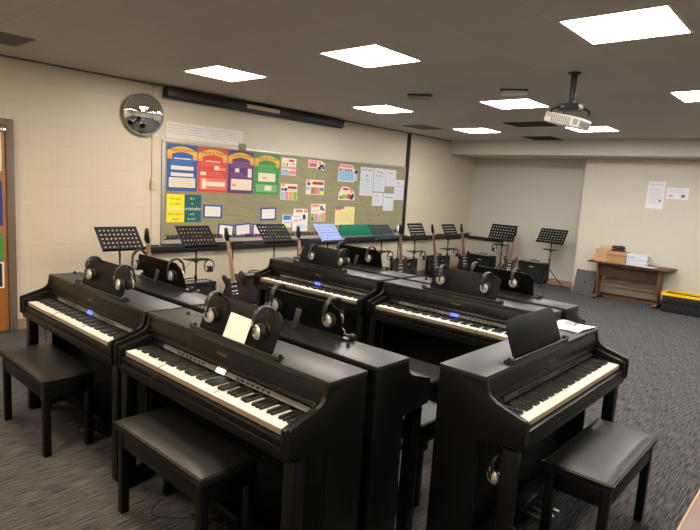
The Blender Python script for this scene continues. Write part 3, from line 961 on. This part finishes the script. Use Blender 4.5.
def add_mic(root, pts):
    b = MB().tube(pts, 0.0022, 'blackp', 6)
    o = b.build('microphone_boom', root)
    p = pts[-1]
    MB().lathe([(0, -0.010), (0.007, -0.008), (0.010, 0), (0.007, 0.008), (0, 0.010)], 'foam', 14, T(*p)).build('microphone', o)
def smooth_path(pts, n=6):
    pts = [Vector(p) for p in pts]
    out = []
    for i in range(len(pts) - 1):
        p0, p1, p2, p3 = pts[max(0, i - 1)], pts[i], pts[i + 1], pts[min(len(pts) - 1, i + 2)]
        for j in range(n):
            t = j / n
            out.append(0.5 * ((2 * p1) + (p2 - p0) * t + (2 * p0 - 5 * p1 + 4 * p2 - p3) * t * t + (3 * p1 - p0 - 3 * p2 + p3) * t ** 3))
    out.append(pts[-1])
    return out
hp_proto = make_headphones('plain')
first_hp = True
def place_hp(loc, rz, label, tilt=0.0, group='headphones on the music rests', cable=None, mic=None, name=None):
    global first_hp
    o = hp_proto if first_hp else copy_tree(hp_proto)
    first_hp = False
    pend.append((o, loc, rz, tilt, label, group, cable, mic))
    return o
pend = []

def on_rest(k, wy, label, drz=0.0, cable=None, mic=None, dz=0.0):
    """hang on a music rest of piano k, wy = world coordinate along the piano"""
    pn = pianos[k]
    rz = pn.rotation_euler.z
    if k in 'ABDE' :
        lx = -(wy - pn.location.y)
    elif k == 'F':
        lx = wy - pn.location.x
    else:
        lx = wy - pn.location.y
    z = 1.018 + dz
    ly = 0.206 + (z - 0.940) * 0.376 + 0.003
    c, s = math.cos(rz), math.sin(rz)
    loc = (pn.location.x + lx * c - ly * s, pn.location.y + lx * s + ly * c, z)
    place_hp(loc, rz + drz, label, 0.0, cable=cable, mic=mic)
# cable paths are given in headphone space (x right, y back, z up) and hang over the fascia and keys
def cab(dx):
    return [(0.0, -0.040, -0.034), (dx * 0.2, -0.050, -0.075), (dx * 0.5, -0.058, -0.092), (dx * 0.7, -0.066, -0.180), (dx * 0.85, -0.080, -0.215), (dx * 0.95, -0.150, -0.238), (dx, -0.199, -0.253), (dx, -0.207, -0.260), (dx, -0.2095, -0.283), (dx, -0.232, -0.290), (dx, -0.2345, -0.33)]
boomL = [(-0.03, -0.045, -0.01), (-0.07, -0.06, -0.005), (-0.10, -0.07, 0.0)]
on_rest('A', 3.49, 'left headphones on the music rest of the far left front piano', 0.15, cab(-0.12), boomL)
on_rest('A', 3.09, 'right headphones on the music rest of the far left front piano', -0.15, cab(-0.10))
on_rest('B', 2.19, 'left headphones on the rest holding the white sheet', 0.2, cab(-0.16), boomL)
on_rest('B', 1.82, 'right headphones on the rest holding the white sheet', -0.2, cab(-0.04))
on_rest('CA', 3.70, 'left headphones on the rest behind the far left piano', 0.1)
on_rest('CA', 3.22, 'right headphones on the rest behind the far left piano', -0.1)
on_rest('CB', 2.20, 'left headphones on the rest behind the white sheet piano', 0.1)
on_rest('CB', 1.80, 'right headphones on the rest behind the white sheet piano', -0.1, None, [(-0.03, -0.02, -0.03), (-0.08, 0.0, -0.03), (-0.13, 0.02, -0.05), (-0.16, 0.04, -0.08)])
on_rest('D', 3.57, 'left headphones on the middle piano of the second row', 0.15, cab(-0.06), boomL)
on_rest('D', 3.20, 'right headphones on the middle piano of the second row', -0.15, cab(0.02))
on_rest('E', 2.20, 'left headphones on the second row piano at the right', 0.15, cab(-0.12), boomL)
on_rest('E', 1.83, 'right headphones on the second row piano at the right', -0.15, cab(0.10))
on_rest('DA', 3.62, 'left headphones on the rear rest behind the middle piano', 0.1)
on_rest('DA', 3.24, 'right headphones on the rear rest behind the middle piano', -0.1)
on_rest('EA', 2.17, 'left headphones on the farthest right rear rest', 0.1)
on_rest('EA', 1.82, 'right headphones on the farthest right rear rest', -0.1)

# ------------------------------------------------------------------ stools
def make_stool():
    root = empty('piano_stool')
    t = bmesh.new()
    bmesh.ops.create_cube(t, size=1.0)
    bmesh.ops.subdivide_edges(t, edges=t.edges[:], cuts=9, use_grid_fill=True)
    for v in t.verts:
        x, y, z = v.co
        v.co = (x * 0.74, y * 0.31, z * 0.055)
        ex, ey = max(0, abs(x) * 2 - 0.93) / 0.07, max(0, abs(y) * 2 - 0.8) / 0.2
        if z > 0:
            v.co.z += 0.006 * (1 - (2 * x) ** 4) * (1 - (2 * y) ** 4) - 0.012 * max(ex, ey) ** 2
        if z < 0:
            v.co.x *= 0.985
            v.co.y *= 0.97
        v.co.z += 0.455
    bmesh.ops.bevel(t, geom=[e for e in t.edges if e.calc_face_angle(0) > 0.7], offset=0.007, segments=3, affect='EDGES')
    sb = MB()
    sb._add(t, 'leather', None, True)
    sb.build('seat', root)
    fr = MB().box(-0.352, -0.138, 0.345, 0.352, -0.118, 0.428, 'black', 0.003).box(-0.352, 0.118, 0.345, 0.352, 0.138, 0.428, 'black', 0.003)
    fr.box(-0.352, -0.118, 0.345, -0.332, 0.118, 0.428, 'black', 0.003).box(0.332, -0.118, 0.345, 0.352, 0.118, 0.428, 'black', 0.003)
    fr.box(-0.335, -0.12, 0.420, 0.335, 0.12, 0.428, 'black')
    fr.build('seat_frame', root)
    for sx in (-1, 1):
        for sy in (-1, 1):
            MB().box(sx * 0.315, sy * 0.101, 0, sx * 0.355, sy * 0.141, 0.428, 'black', 0.003).build('leg', root)
    return root
stool_proto = make_stool()
SP = [((1.280, 3.62), 90, 'black vinyl piano stool at the far left front piano'),
      ((1.345, 2.145), 90, 'black vinyl piano stool pushed under the white sheet piano'),
      ((2.810, 0.75), 0, 'black vinyl piano stool in front of the right foreground piano'),
      ((2.480, 1.86), 90, 'black vinyl stool seen through the gap, behind the white sheet piano'),
      ((3.060, 2.20), 90, 'black vinyl stool seen just above the gap, at the second row piano')]
for i, (p, rz, lab) in enumerate(SP):
    o = stool_proto if i == 0 else copy_tree(stool_proto)
    o.location = (*p, 0)
    o.rotation_euler = (0, 0, R(rz))
    tag(o, lab, 'stool', 'black piano stools')

# ------------------------------------------------------------------ sheets on the pianos
pb = pianos['B']
sh = MB().box(-0.082, -0.001, 0.0, 0.075, 0.0, 0.115, 'paper').build('paper_sheet')
sh.rotation_euler = (-0.36, 0.04, R(-90))
sh.location = (1.285 + 0.2005, 1.985, 0.944)
tag(sh, 'blank white sheet standing on the front piano music rest', 'paper')
pp = MB()
n = 12
t = bmesh.new()
vs = [[t.verts.new((-0.12 + 0.24 * i / n, -0.10 + 0.20 * j / 6, 0.004 + 0.010 * math.sin(i / n * PI) + 0.003 * math.sin(j + i * .7))) for j in range(7)] for i in range(n + 1)]
for i in range(n):
    for j in range(6):
        t.faces.new((vs[i][j], vs[i + 1][j], vs[i + 1][j + 1], vs[i][j + 1]))
r_ = bmesh.ops.extrude_face_region(t, geom=t.faces[:])
bmesh.ops.translate(t, vec=(0, 0, -0.002), verts=[g for g in r_['geom'] if isinstance(g, bmesh.types.BMVert)])
bmesh.ops.recalc_face_normals(t, faces=t.faces)
pp._add(t, 'paper', None, True)
for i in range(3):
    pp.box(-0.02 + 0.03 * i, -0.03, 0.0155, 0.0 + 0.03 * i, 0.05, 0.0165, 'ink')
sh = pp.build('paper_sheet', None, (3.255, 1.135, 0.9285), (0, 0, R(-5)))
tag(sh, 'creased white paper lying on top of the right foreground piano', 'paper')

# ------------------------------------------------------------------ music stands
def plate(b, w, h, cols, rows, m, mx, slot=False, edge=0.022, fx=0.42, fz=0.36):
    """perforated plate built from bars"""
    cw, ch = (w - 2 * edge) / cols, (h - 2 * edge) / rows
    b.box(-w / 2, 0, 0, w / 2, 0.003, edge, m, mx=mx).box(-w / 2, 0, h - edge, w / 2, 0.003, h, m, mx=mx)
    b.box(-w / 2, 0, edge, -w / 2 + edge, 0.003, h - edge, m, mx=mx).box(w / 2 - edge, 0, edge, w / 2, 0.003, h - edge, m, mx=mx)
    for j in range(rows):
        z0 = edge + j * ch
        bh = ch * (1 - fz) / 2
        b.box(-w / 2 + edge, 0, z0, w / 2 - edge, 0.003, z0 + bh, m, mx=mx)
        b.box(-w / 2 + edge, 0, z0 + ch - bh, w / 2 - edge, 0.003, z0 + ch, m, mx=mx)
    for i in range(cols + 1):
        bw = cw * (1 - fx) / 2
        xc = -w / 2 + edge + i * cw
        a, c = max(-w / 2 + edge, xc - bw), min(w / 2 - edge, xc + bw)
        b.box(a, 0.0002, edge, c, 0.0028, h - edge, m, mx=mx)

def music_stand(x, y, rz, label, w=0.46, hgt=1.0, desk_m='deskm', slots=False, tray=None, yaw=0.0, lean=R(42), h=0.30, tray_z=0.72, hook=0.10):
    hgt -= 0.035
    root = empty('music_stand', (x, y, 0), rz)
    # desk: faces local -y, bottom nearer the player
    mx = T(0, -0.10, hgt - 0.115) @ RX(-lean)
    dk_ = MB()
    if slots:
        plate(dk_, w, h, 1, 5, desk_m, mx, fx=0.95, fz=0.24)
    else:
        plate(dk_, w, h, 9, 5, desk_m, mx)
    dk_.box(-w / 2, -0.035, -0.002, w / 2, 0.003, 0.001, desk_m, mx=mx).box(-w / 2, -0.037, -0.002, w / 2, -0.035, 0.016, desk_m, mx=mx)
    desk = dk_.build('desk', root, rot=(0, 0, yaw))
    MB().tube([(0, 0.0, hgt - 0.20), (0, 0.01, hgt - 0.06), (0, 0.02, hgt - 0.01)], 0.012, 'blackm', 10).build('desk_bracket', root)
    MB().lathe([(0.009, 0.42), (0.009, hgt - 0.18)], 'blackm', 10).build('upper_pole', root)
    MB().lathe([(0.013, 0.10), (0.013, 0.50), (0.018, 0.505), (0.018, 0.54), (0.010, 0.545)], 'blackm', 12).build('lower_pole', root)
    for i in range(3):
        a = 2 * PI * i / 3 + 0.5
        c, s = math.cos(a), math.sin(a)
        lg = MB().tube([(0.015 * c, 0.015 * s, 0.34), (0.15 * c, 0.15 * s, 0.17), (0.29 * c, 0.29 * s, 0.014)], 0.009, 'blackm', 8)
        lg.tube([(0.013 * c, 0.013 * s, 0.13), (0.15 * c, 0.15 * s, 0.17)], 0.006, 'blackm', 6)
        l = lg.build('leg', root)
        MB().tube([(0.27 * c, 0.27 * s, 0.036), (0.30 * c, 0.30 * s, 0.010)], 0.013, 'rubber', 8).build('rubber_foot', l)
    if tray:
        MB().box(-0.12, -0.09, tray_z, 0.12, 0.09, tray_z + 0.012, 'blackp', 0.005).box(-0.11, -0.095, tray_z + 0.012, 0.11, -0.085, tray_z + 0.03, 'blackp', 0.003).box(-0.02, -0.02, tray_z - 0.03, 0.02, 0.02, tray_z, 'blackp', 0.003).build('tray', root)
        MB().tube([(hook, -0.080, tray_z + 0.006), (hook, -0.135, tray_z + 0.006), (hook, -0.140, tray_z + 0.022)], 0.005, 'blackm', 6).build('tray_hook', root)
    tag(root, label, 'music stand', 'black perforated music stands along the walls')
    return root
YST = 5.5
music_stand(2.66, YST, 0, 'black perforated music stand at the left, beside the bare cream wall', w=0.44, hgt=1.03)
music_stand(3.555, YST, 0, 'black perforated music stand below the motto posters, headphones on its tray', w=0.44, hgt=1.03, tray=1)
music_stand(4.71, YST, 0, 'black perforated music stand below the green poster', w=0.48, hgt=1.04)
music_stand(5.70, YST, 0, 'pale blue music stand in the middle of the board', w=0.42, hgt=1.03, desk_m='deskblue')
music_stand(6.93, YST, 0, 'dark grey music stand in front of the green folder', w=0.52, hgt=1.01, desk_m='deskteal', tray=1, tray_z=0.66)
music_stand(7.84, YST, 0, 'black slotted music stand just right of the notice board', w=0.44, hgt=0.99, lean=R(28), slots=True, tray=1, tray_z=0.62)
music_stand(8.90, YST, 0, 'black slotted music stand nearest the back corner', w=0.44, hgt=0.965, lean=R(28), slots=True, tray=1, tray_z=0.62)
music_stand(10.18, 5.06, R(-90), 'black perforated music stand against the recessed wall beside a guitar', w=0.54, hgt=0.94, lean=R(24), h=0.34, tray=1, tray_z=0.70, hook=-0.10)
music_stand(10.38, 4.16, R(-90), 'black perforated music stand alone at the right beside the last amplifier', w=0.52, hgt=0.99, tray=1, tray_z=0.70, lean=R(36), h=0.32)

# headphones hanging on stands
HG = 'headphones hanging from the music stands'
def hang(x, y, z, rz, lab):
    place_hp((x, y, z), rz, lab, 0.0, group=HG)
hang(3.655, 5.385, 0.72 - 0.094, 1.35, 'headphones hanging from the tray of the stand below the motto posters')
hang(7.03, 5.385, 0.66 - 0.094, 1.35, 'headphones hanging from the dark grey music stand')
hang(7.94, 5.385, 0.62 - 0.094, 1.35, 'headphones hanging from the slotted stand right of the board')
hang(9.00, 5.385, 0.62 - 0.094, 1.35, 'headphones hanging from the slotted stand in the corner')
hang(10.065, 5.16, 0.70 - 0.094, -0.2, 'headphones hanging beside the guitar at the recessed wall')
MB().tube([(-0.57, 0.135, 0.657), (-0.57, 0.135, 0.600), (-0.57, 0.120, 0.590), (-0.57, 0.105, 0.598)], 0.005, 'blackm', 6).build('headphone_hook', pianos['F'])
# hook headphones under the foreground piano
place_hp((2.13, 0.965, 0.485), 1.2, 'headphones hanging under the left end of the foreground piano', group='headphones hanging under a piano')

def finish_headphones():
    for (o, loc, rz, tilt, label, group, cable, mic) in pend:
        o.location = loc
        o.rotation_euler = (0, tilt, rz)
        tag(o, label, 'headphones', group)
        if cable:
            MB().tube(smooth_path(cable), 0.0016, 'rubber', 6).build('cable', o)
        if mic:
            add_mic(o, mic)
finish_headphones()
# ------------------------------------------------------------------ guitars and their stands
def outline(kind):
    half = [(0.0, 0.0), (0.06, 0.004), (0.12, 0.025), (0.158, 0.075), (0.16, 0.125), (0.135, 0.175), (0.112, 0.215), (0.112, 0.25), (0.13, 0.30), (0.145, 0.35), (0.125, 0.39), (0.095, 0.385), (0.07, 0.345), (0.032, 0.325)]
    other = [(-x * (1 if i < 8 else 0.96), z * (1.0 if i < 8 else 0.95)) for i, (x, z) in enumerate(half)]
    return half + other[::-1][:-1]
def make_guitar(body_m, neck_m, guard_m='pick'):
    root = empty('electric_guitar')
    pts = [tuple(p)[:2] for p in [(v.x, v.z) for v in smooth_path([(a, 0, b) for a, b in outline(0)] , 3)]]
    MB().prism(pts, 0.042, body_m, 'y', -0.021, 0.006).build('body', root)
    MB().prism([(-0.06, 0.06), (0.03, 0.04), (0.09, 0.10), (0.07, 0.2), (0.09, 0.3), (0.03, 0.31), (-0.05, 0.30), (-0.08, 0.2)], 0.003, guard_m, 'y', -0.0245).build('pickguard', root)
    for z in (0.14, 0.20, 0.26):
        MB().box(-0.035, -0.028, z, 0.035, -0.024, z + 0.018, 'wplast', 0.002).build('pickup', root)
    MB().box(-0.04, -0.030, 0.095, 0.04, -0.024, 0.115, 'chrome', 0.002).build('bridge', root)
    nk = MB().prism([(-0.028, 0.27), (0.028, 0.27), (0.021, 0.80), (-0.021, 0.80)], 0.022, neck_m, 'y', -0.030, 0.003)
    nk.build('neck', root)
    hd = MB().prism([(-0.021, 0.80), (0.021, 0.80), (0.022, 0.84), (0.016, 0.96), (0.0, 0.975), (-0.026, 0.965), (-0.040, 0.85)], 0.014, 'gblack', 'y', -0.020, 0.002).build('headstock', root)
    for i in range(6):
        MB().tube([(-0.038, -0.012, 0.85 + i * 0.019), (-0.060, -0.012, 0.85 + i * 0.019)], 0.0045, 'silver', 6).build('tuning_peg', hd)
    st = MB()
    for i in range(6):
        xx = -0.017 + i * 0.0068
        st.tube([(xx, -0.032, 0.105), (xx * 0.8, -0.034, 0.80)], 0.0006, 'chrome', 4)
    st.build('strings', root)
    return root
def make_gstand():
    root = empty('guitar_stand')
    MB().tube([(0.055, 0.06, 0.20), (0.055, 0.06, 0.80), (0.05, 0.03, 0.86)], 0.009, 'blackm', 8).build('upright', root)
    y = MB().tube([(0.05, 0.03, 0.86), (-0.045, 0.03, 0.86)], 0.008, 'foam', 8).tube([(-0.045, 0.03, 0.86), (-0.05, -0.05, 0.87)], 0.008, 'foam', 8).tube([(0.05, 0.03, 0.86), (0.05, -0.05, 0.87)], 0.008, 'foam', 8)
    y.build('yoke', root)
    MB().box(0.035, 0.045, 0.14, 0.075, 0.075, 0.22, 'blackp', 0.004).tube([(-0.10, 0.055, 0.12), (0.20, 0.055, 0.12)], 0.008, 'blackm', 8).tube([(-0.10, 0.055, 0.12), (-0.10, -0.06, 0.08)], 0.010, 'foam', 8).tube([(0.12, 0.055, 0.12), (0.12, -0.06, 0.08)], 0.010, 'foam', 8).build('cradle', root)
    for p in ((-0.22, -0.10), (0.30, -0.10), (0.05, 0.24)):
        MB().tube([(0.05, 0.06, 0.16), (p[0], p[1], 0.011)], 0.009, 'blackm', 8).build('leg', root)
    for c in root.children:
        for v in c.data.vertices:
            v.co.x = -v.co.x
        c.data.flip_normals()
    return root
gs_proto = make_gstand()
gs_first = True
def guitar(x, y, rz, body_m, neck_m, lab, sname, tilt=0.0):
    global gs_first
    g = make_guitar(body_m, neck_m)
    g.location = (x, y, 0.085)
    g.rotation_euler = (R(-3), tilt, rz)
    tag(g, lab, 'guitar', 'electric guitars on floor stands')
    s = gs_proto if gs_first else copy_tree(gs_proto)
    gs_first = False
    s.location = (x, y, 0)
    s.rotation_euler = (0, 0, rz)
    tag(s, sname, 'guitar stand', 'black tubular guitar stands')
GY = 5.80
guitar(3.19, GY, -0.5, 'gblack', 'maple', 'guitar left of the motto posters, only its pale neck shows over the piano', 'guitar stand left of the motto posters', R(-4))
guitar(4.36, GY, -0.5, 'maroon', 'maple', 'dark red guitar with pale neck below the blue-edged notes', 'guitar stand holding the dark red guitar near the notes', R(-9))
guitar(5.50, GY, -0.5, 'gblack', 'maple', 'guitar between the third stand and the pale blue stand', 'guitar stand left of the pale blue music stand', R(-4))
guitar(7.90, GY, -0.5, 'maroon', 'rosewood', 'dark red guitar at the right end of the notice board', 'guitar stand at the right end of the notice board', R(-3))
guitar(9.06, GY, -0.5, 'gblack', 'rosewood', 'black guitar beside the slotted stand right of the board', 'guitar stand beside the slotted music stand', R(-9))
guitar(10.12, GY, -0.5, 'gblack', 'rosewood', 'black guitar in the back corner', 'guitar stand in the back corner', R(-9))
guitar(10.50, 5.04, R(-70), 'gbrown', 'maple', 'brown guitar leaning at the recessed wall beside a music stand', 'guitar stand at the recessed wall', R(5))

# ------------------------------------------------------------------ amplifiers
def make_amp():
    root = empty('guitar_amplifier')
    b = MB().box(-0.27, 0.0, 0.012, 0.27, 0.03, 0.40, 'tolex', 0.008)
    b = MB().box(-0.27, 0.0, 0.012, 0.27, 0.22, 0.052, 'tolex', 0.008).box(-0.27, 0.0, 0.36, 0.27, 0.22, 0.40, 'tolex', 0.008)
    b.box(-0.27, 0.0, 0.04, -0.24, 0.22, 0.37, 'tolex', 0.008).box(0.24, 0.0, 0.04, 0.27, 0.22, 0.37, 'tolex', 0.008).box(-0.25, 0.19, 0.04, 0.25, 0.215, 0.37, 'tolex')
    for sx in (-0.22, 0.22):
        for sy in (0.03, 0.19):
            b.box(sx - 0.015, sy - 0.015, 0.0, sx + 0.015, sy + 0.015, 0.013, 'rubber')
    b.build('cabinet', root)
    MB().box(-0.24, 0.012, 0.052, 0.24, 0.022, 0.36, 'grille').build('grille', root)
    MB().box(-0.20, 0.03, 0.400, 0.20, 0.11, 0.404, 'gplast').build('control_panel', root)
    k = MB()
    for i in range(7):
        k.lathe([(0.009, 0.0), (0.008, 0.014), (0, 0.014)], 'silver', 10, T(-0.16 + i * 0.05, 0.07, 0.404))
    k.build('knobs', root)
    MB().tube(smooth_path([(-0.09, 0.15, 0.398), (-0.085, 0.15, 0.425), (0, 0.15, 0.437), (0.085, 0.15, 0.425), (0.09, 0.15, 0.398)], 4), 0.008, 'rubber', 8).build('handle', root)
    MB().box(-0.04, 0.008, 0.300, 0.04, 0.012, 0.316, 'silver', 0.001).build('badge', root)
    for sx in (-1, 1):
        for z in (0.026, 0.386):
            MB().box(sx * 0.255, -0.003, z - 0.016, sx * 0.273, 0.012, z + 0.016, 'blackp', 0.003).build('corner', root)
    return root
ap = make_amp()
AM = [(10.585, 4.60, -90, 'black guitar amplifier with a handle beside the lone right music stand', 1.0),
      (10.54, 5.72, -90, 'black guitar amplifier in the recess corner, left of the brown guitar', 1.0),
      (8.36, 5.96, 0, 'black guitar amplifier below the right end of the board', 1.0),
      (9.50, 5.96, 0, 'black guitar amplifier between the two slotted stands', 1.0),
      (4.80, 5.86, 0, 'black guitar amplifier right of the dark red guitar near the notes', 1.0),
      (3.72, 5.72, 0, 'black guitar amplifier behind the rear left piano', 1.0)]
for i, (x, y, rz, lab, s) in enumerate(AM):
    o = ap if i == 0 else copy_tree(ap)
    o.location = (x, y, 0)
    o.rotation_euler = (0, 0, R(rz))
    tag(o, lab, 'amplifier', 'black combo amplifiers along the walls')

# ------------------------------------------------------------------ table against the back wall and what is on it
tz = 0.655
o = empty('trestle_table', (10.10, 2.66, 0))
MB().prism([(-0.20, -0.58), (0.24, -0.64), (0.24, 0.66), (-0.16, 0.66)], 0.03, 'tablew', 'z', tz - 0.03, 0.003).build('tabletop', o)
for sy, nm in ((-0.47, 'end'), (0.48, 'end')):
    e = MB().prism([(-0.02, 0.06), (0.16, 0.06), (0.20, tz - 0.03), (-0.12, tz - 0.03)], 0.03, 'tablee', 'y', sy, 0.003)
    lg = e.build('end_panel', o)
    MB().box(-0.14, sy - 0.02, 0.025, 0.235, sy + 0.05, 0.065, 'tablee', 0.006).box(-0.13, sy - 0.01, 0.0, -0.09, sy + 0.04, 0.026, 'rubber').box(0.19, sy - 0.01, 0.0, 0.23, sy + 0.04, 0.026, 'rubber').build('foot', lg)
MB().box(-0.005, -0.44, 0.40, 0.015, 0.48, tz - 0.03, 'tablew').build('apron', o)
MB().box(0.10, -0.44, 0.10, 0.118, 0.48, 0.32, 'modesty').box(0.08, -0.44, 0.22, 0.12, 0.48, 0.25, 'modesty').build('back_board', o)
MB().box(-0.13, -0.36, tz - 0.065, 0.10, 0.14, tz - 0.031, 'tablee', 0.003).build('shelf_drawer', o)
tag(o, 'dark wooden trestle table against the back wall', 'table')

for i, (dy, w, h, z) in enumerate(((0.02, 0.24, 0.055, 0), (0.0, 0.25, 0.05, 0.056), (-0.01, 0.22, 0.055, 0.107), (-0.03, 0.24, 0.05, 0.163), (-0.05, 0.20, 0.045, 0.214))):
    b = MB().box(-0.13, -w / 2, 0, 0.13, w / 2, h * 0.78, 'lightwood', 0.003).box(-0.132, -w / 2 - 0.002, h * 0.78, 0.132, w / 2 + 0.002, h, 'lightwood', 0.002)
    q = b.build('wooden_box', None, (10.10, 3.10 + dy * 0.5, tz + 0.0005 + z), (0, 0, R([3, -4, 2, -6, 8][i])))
    tag(q, ['flat light wood box at the bottom of the stack on the table', 'flat light wood box second from the bottom of the stack', 'flat light wood box in the middle of the stack on the table', 'flat light wood box second from the top of the stack', 'flat light wood box on top of the stack on the table'][i], 'box', 'stacked light wood boxes on the table')
b = MB().box(-0.10, -0.15, 0, 0.10, 0.15, 0.195, 'carton', 0.003).box(-0.11, -0.02, 0.195, 0.10, 0.02, 0.1955, 'tablee')
b.box(-0.115, -0.15, 0.13, -0.101, 0.15, 0.194, 'carton', 0.002)
q = b.build('cardboard_box', None, (10.04, 2.86, tz + 0.0005))
tag(q, 'brown cardboard box in front of the wooden boxes on the table', 'box')
b = MB()
random.seed(4)
for i in range(7):
    a = [Vector((random.uniform(-.07, .07), random.uniform(-.11, .11), 0.012 + random.uniform(0, .085))) for _ in range(6)]
    b.tube(smooth_path(a, 5), 0.008, 'rubber', 6)
b.box(-0.06, -0.10, 0, 0.06, 0.10, 0.035, 'blackp', 0.01)
q = b.build('cable_bundle', None, (10.05, 2.87, tz + 0.197))
tag(q, 'tangled black cable bundle on top of the cardboard box', 'cables')
for i, (x, y, w, d, n, rz, lab) in enumerate(((10.08, 2.56, 0.24, 0.31, 9, 4, 'tall stack of white paper wallets on the table'), (10.00, 2.40, 0.22, 0.30, 1, -18, 'loose white sheets spread in front of the paper stack'))):
    for k in range(n):
        th = 0.020 if n > 1 else 0.004
        b = MB().box(-w / 2, -d / 2, 0, w / 2, d / 2, th * 0.96, 'bpaper', 0.001)
        q = b.build('paper_stack', None, (x + 0.008 * math.sin(k * 2.3), y + 0.010 * math.cos(k * 1.7), tz + 0.0005 + k * th + (0 if n > 1 else 0)), (0, 0, R(rz + 5 * math.sin(k * 1.9))))
        if n > 1:
            tag(q, 'white paper bundle, number %s from the bottom of the tall stack on the table' % ['one', 'two', 'three', 'four', 'five', 'six', 'seven', 'eight', 'nine'][k], 'paper', 'paper bundles stacked on the table')
        else:
            tag(q, lab, 'paper')
# dark grey panel leaning beside the table
o = MB().prism([(-0.19, 0), (0.17, 0), (0.17, 0.45), (0.0, 0.45), (-0.02, 0.435), (-0.04, 0.45), (-0.19, 0.45)], 0.05, 'darkgrey', 'y', 0, 0.006)
o.box(-0.02, -0.004, 0.20, 0.01, 0.0, 0.26, 'blackp', 0.002).box(-0.185, -0.003, 0.225, 0.165, 0.0, 0.229, 'blackp')
o = o.build('grey_case', None, (10.14, 3.40, 0.002), (R(-14), 0, R(-90)))
tag(o, 'flat dark grey case leaning on the wall left of the table', 'case')
# storage boxes
for i, (z0, lab, yl) in enumerate(((0.0, 'black storage crate on the floor, lower of the two right of the table', False), (0.135, 'black storage crate with yellow rim, upper of the two right of the table', True))):
    o = empty('storage_crate', (10.07, 1.70, z0))
    b = MB().box(-0.20, -0.38, 0.0, 0.20, 0.38, 0.008, 'blackp')
    for a in ((-0.20, -0.38, -0.19, 0.38), (0.19, -0.38, 0.20, 0.38), (-0.19, -0.38, 0.19, -0.37), (-0.19, 0.37, 0.19, 0.38)):
        b.box(a[0], a[1], 0.0, a[2], a[3], 0.13, 'blackp')
    for k in range(9):
        yy = -0.36 + k * 0.085
        b.box(-0.206, yy, 0.01, -0.20, yy + 0.05, 0.11, 'blackp', 0.002)
    b.build('crate_body', o)
    b = MB()
    m_ = 'yellow' if yl else 'blackp'
    z1 = 0.125 if yl else 0.118
    z2 = 0.168 if yl else 0.134
    for a in ((-0.22, -0.40, -0.19, 0.40), (0.19, -0.40, 0.22, 0.40), (-0.19, -0.40, 0.19, -0.37), (-0.19, 0.37, 0.19, 0.40)):
        b.box(a[0], a[1], z1, a[2], a[3], z2, m_, 0.004)
    b.build('rim', o)
    tag(o, lab, 'crate', 'crates at the right edge')

# laminate desk edge in the lower right corner
o = empty('classroom_desk', (2.35, -0.10, 0))
MB().box(-0.95, -0.35, 0.725, 0.95, 0.345, 0.750, 'desktop', 0.002).build('desktop', o)
MB().box(-0.95, 0.345, 0.723, 0.95, 0.351, 0.7505, 'deskedge', 0.001).build('edge_band', o)
for sx in (-0.85, 0.85):
    for sy in (-0.28, 0.28):
        MB().box(sx - 0.02, sy - 0.02, 0, sx + 0.02, sy + 0.02, 0.725, 'blackm', 0.003).build('leg', o)
tag(o, 'brown laminate desk corner at the lower right of the picture', 'desk')

# loose cables
def floor_cable(pts, lab, r=0.0025):
    q = MB().tube(smooth_path(pts, 8), r, 'rubber', 6).build('power_cable')
    tag(q, lab, 'cable', 'loose black cables')
floor_cable([(1.56, 2.28, 0.60), (1.555, 2.30, 0.30), (1.52, 2.36, 0.02), (1.40, 2.44, 0.004), (1.31, 2.36, 0.004), (1.37, 2.26, 0.004), (1.45, 2.20, 0.004)], 'thin black cable looping on the carpet under the front stool')
floor_cable([(1.40, 3.98, 0.645), (1.42, 4.0, 0.45), (1.46, 3.95, 0.2), (1.44, 4.0, 0.004), (1.47, 3.9, 0.004)], 'thin black cable hanging under the far left piano')
floor_cable([(4.02, 5.75, 0.004), (3.98, 5.72, 0.25), (4.02, 5.7, 0.34), (4.10, 5.68, 0.004), (4.14, 5.7, 0.22), (4.18, 5.7, 0.32), (4.22, 5.68, 0.004)], 'wiry black cable loops on the floor near the dark red guitar')
floor_cable([(3.45, 5.45, 0.71), (3.36, 5.44, 0.60), (3.38, 5.43, 0.45), (3.50, 5.45, 0.35)], 'cable dangling from the tray below the motto posters')

# remove helpers' empties left without use
bpy.context.view_layer.update()
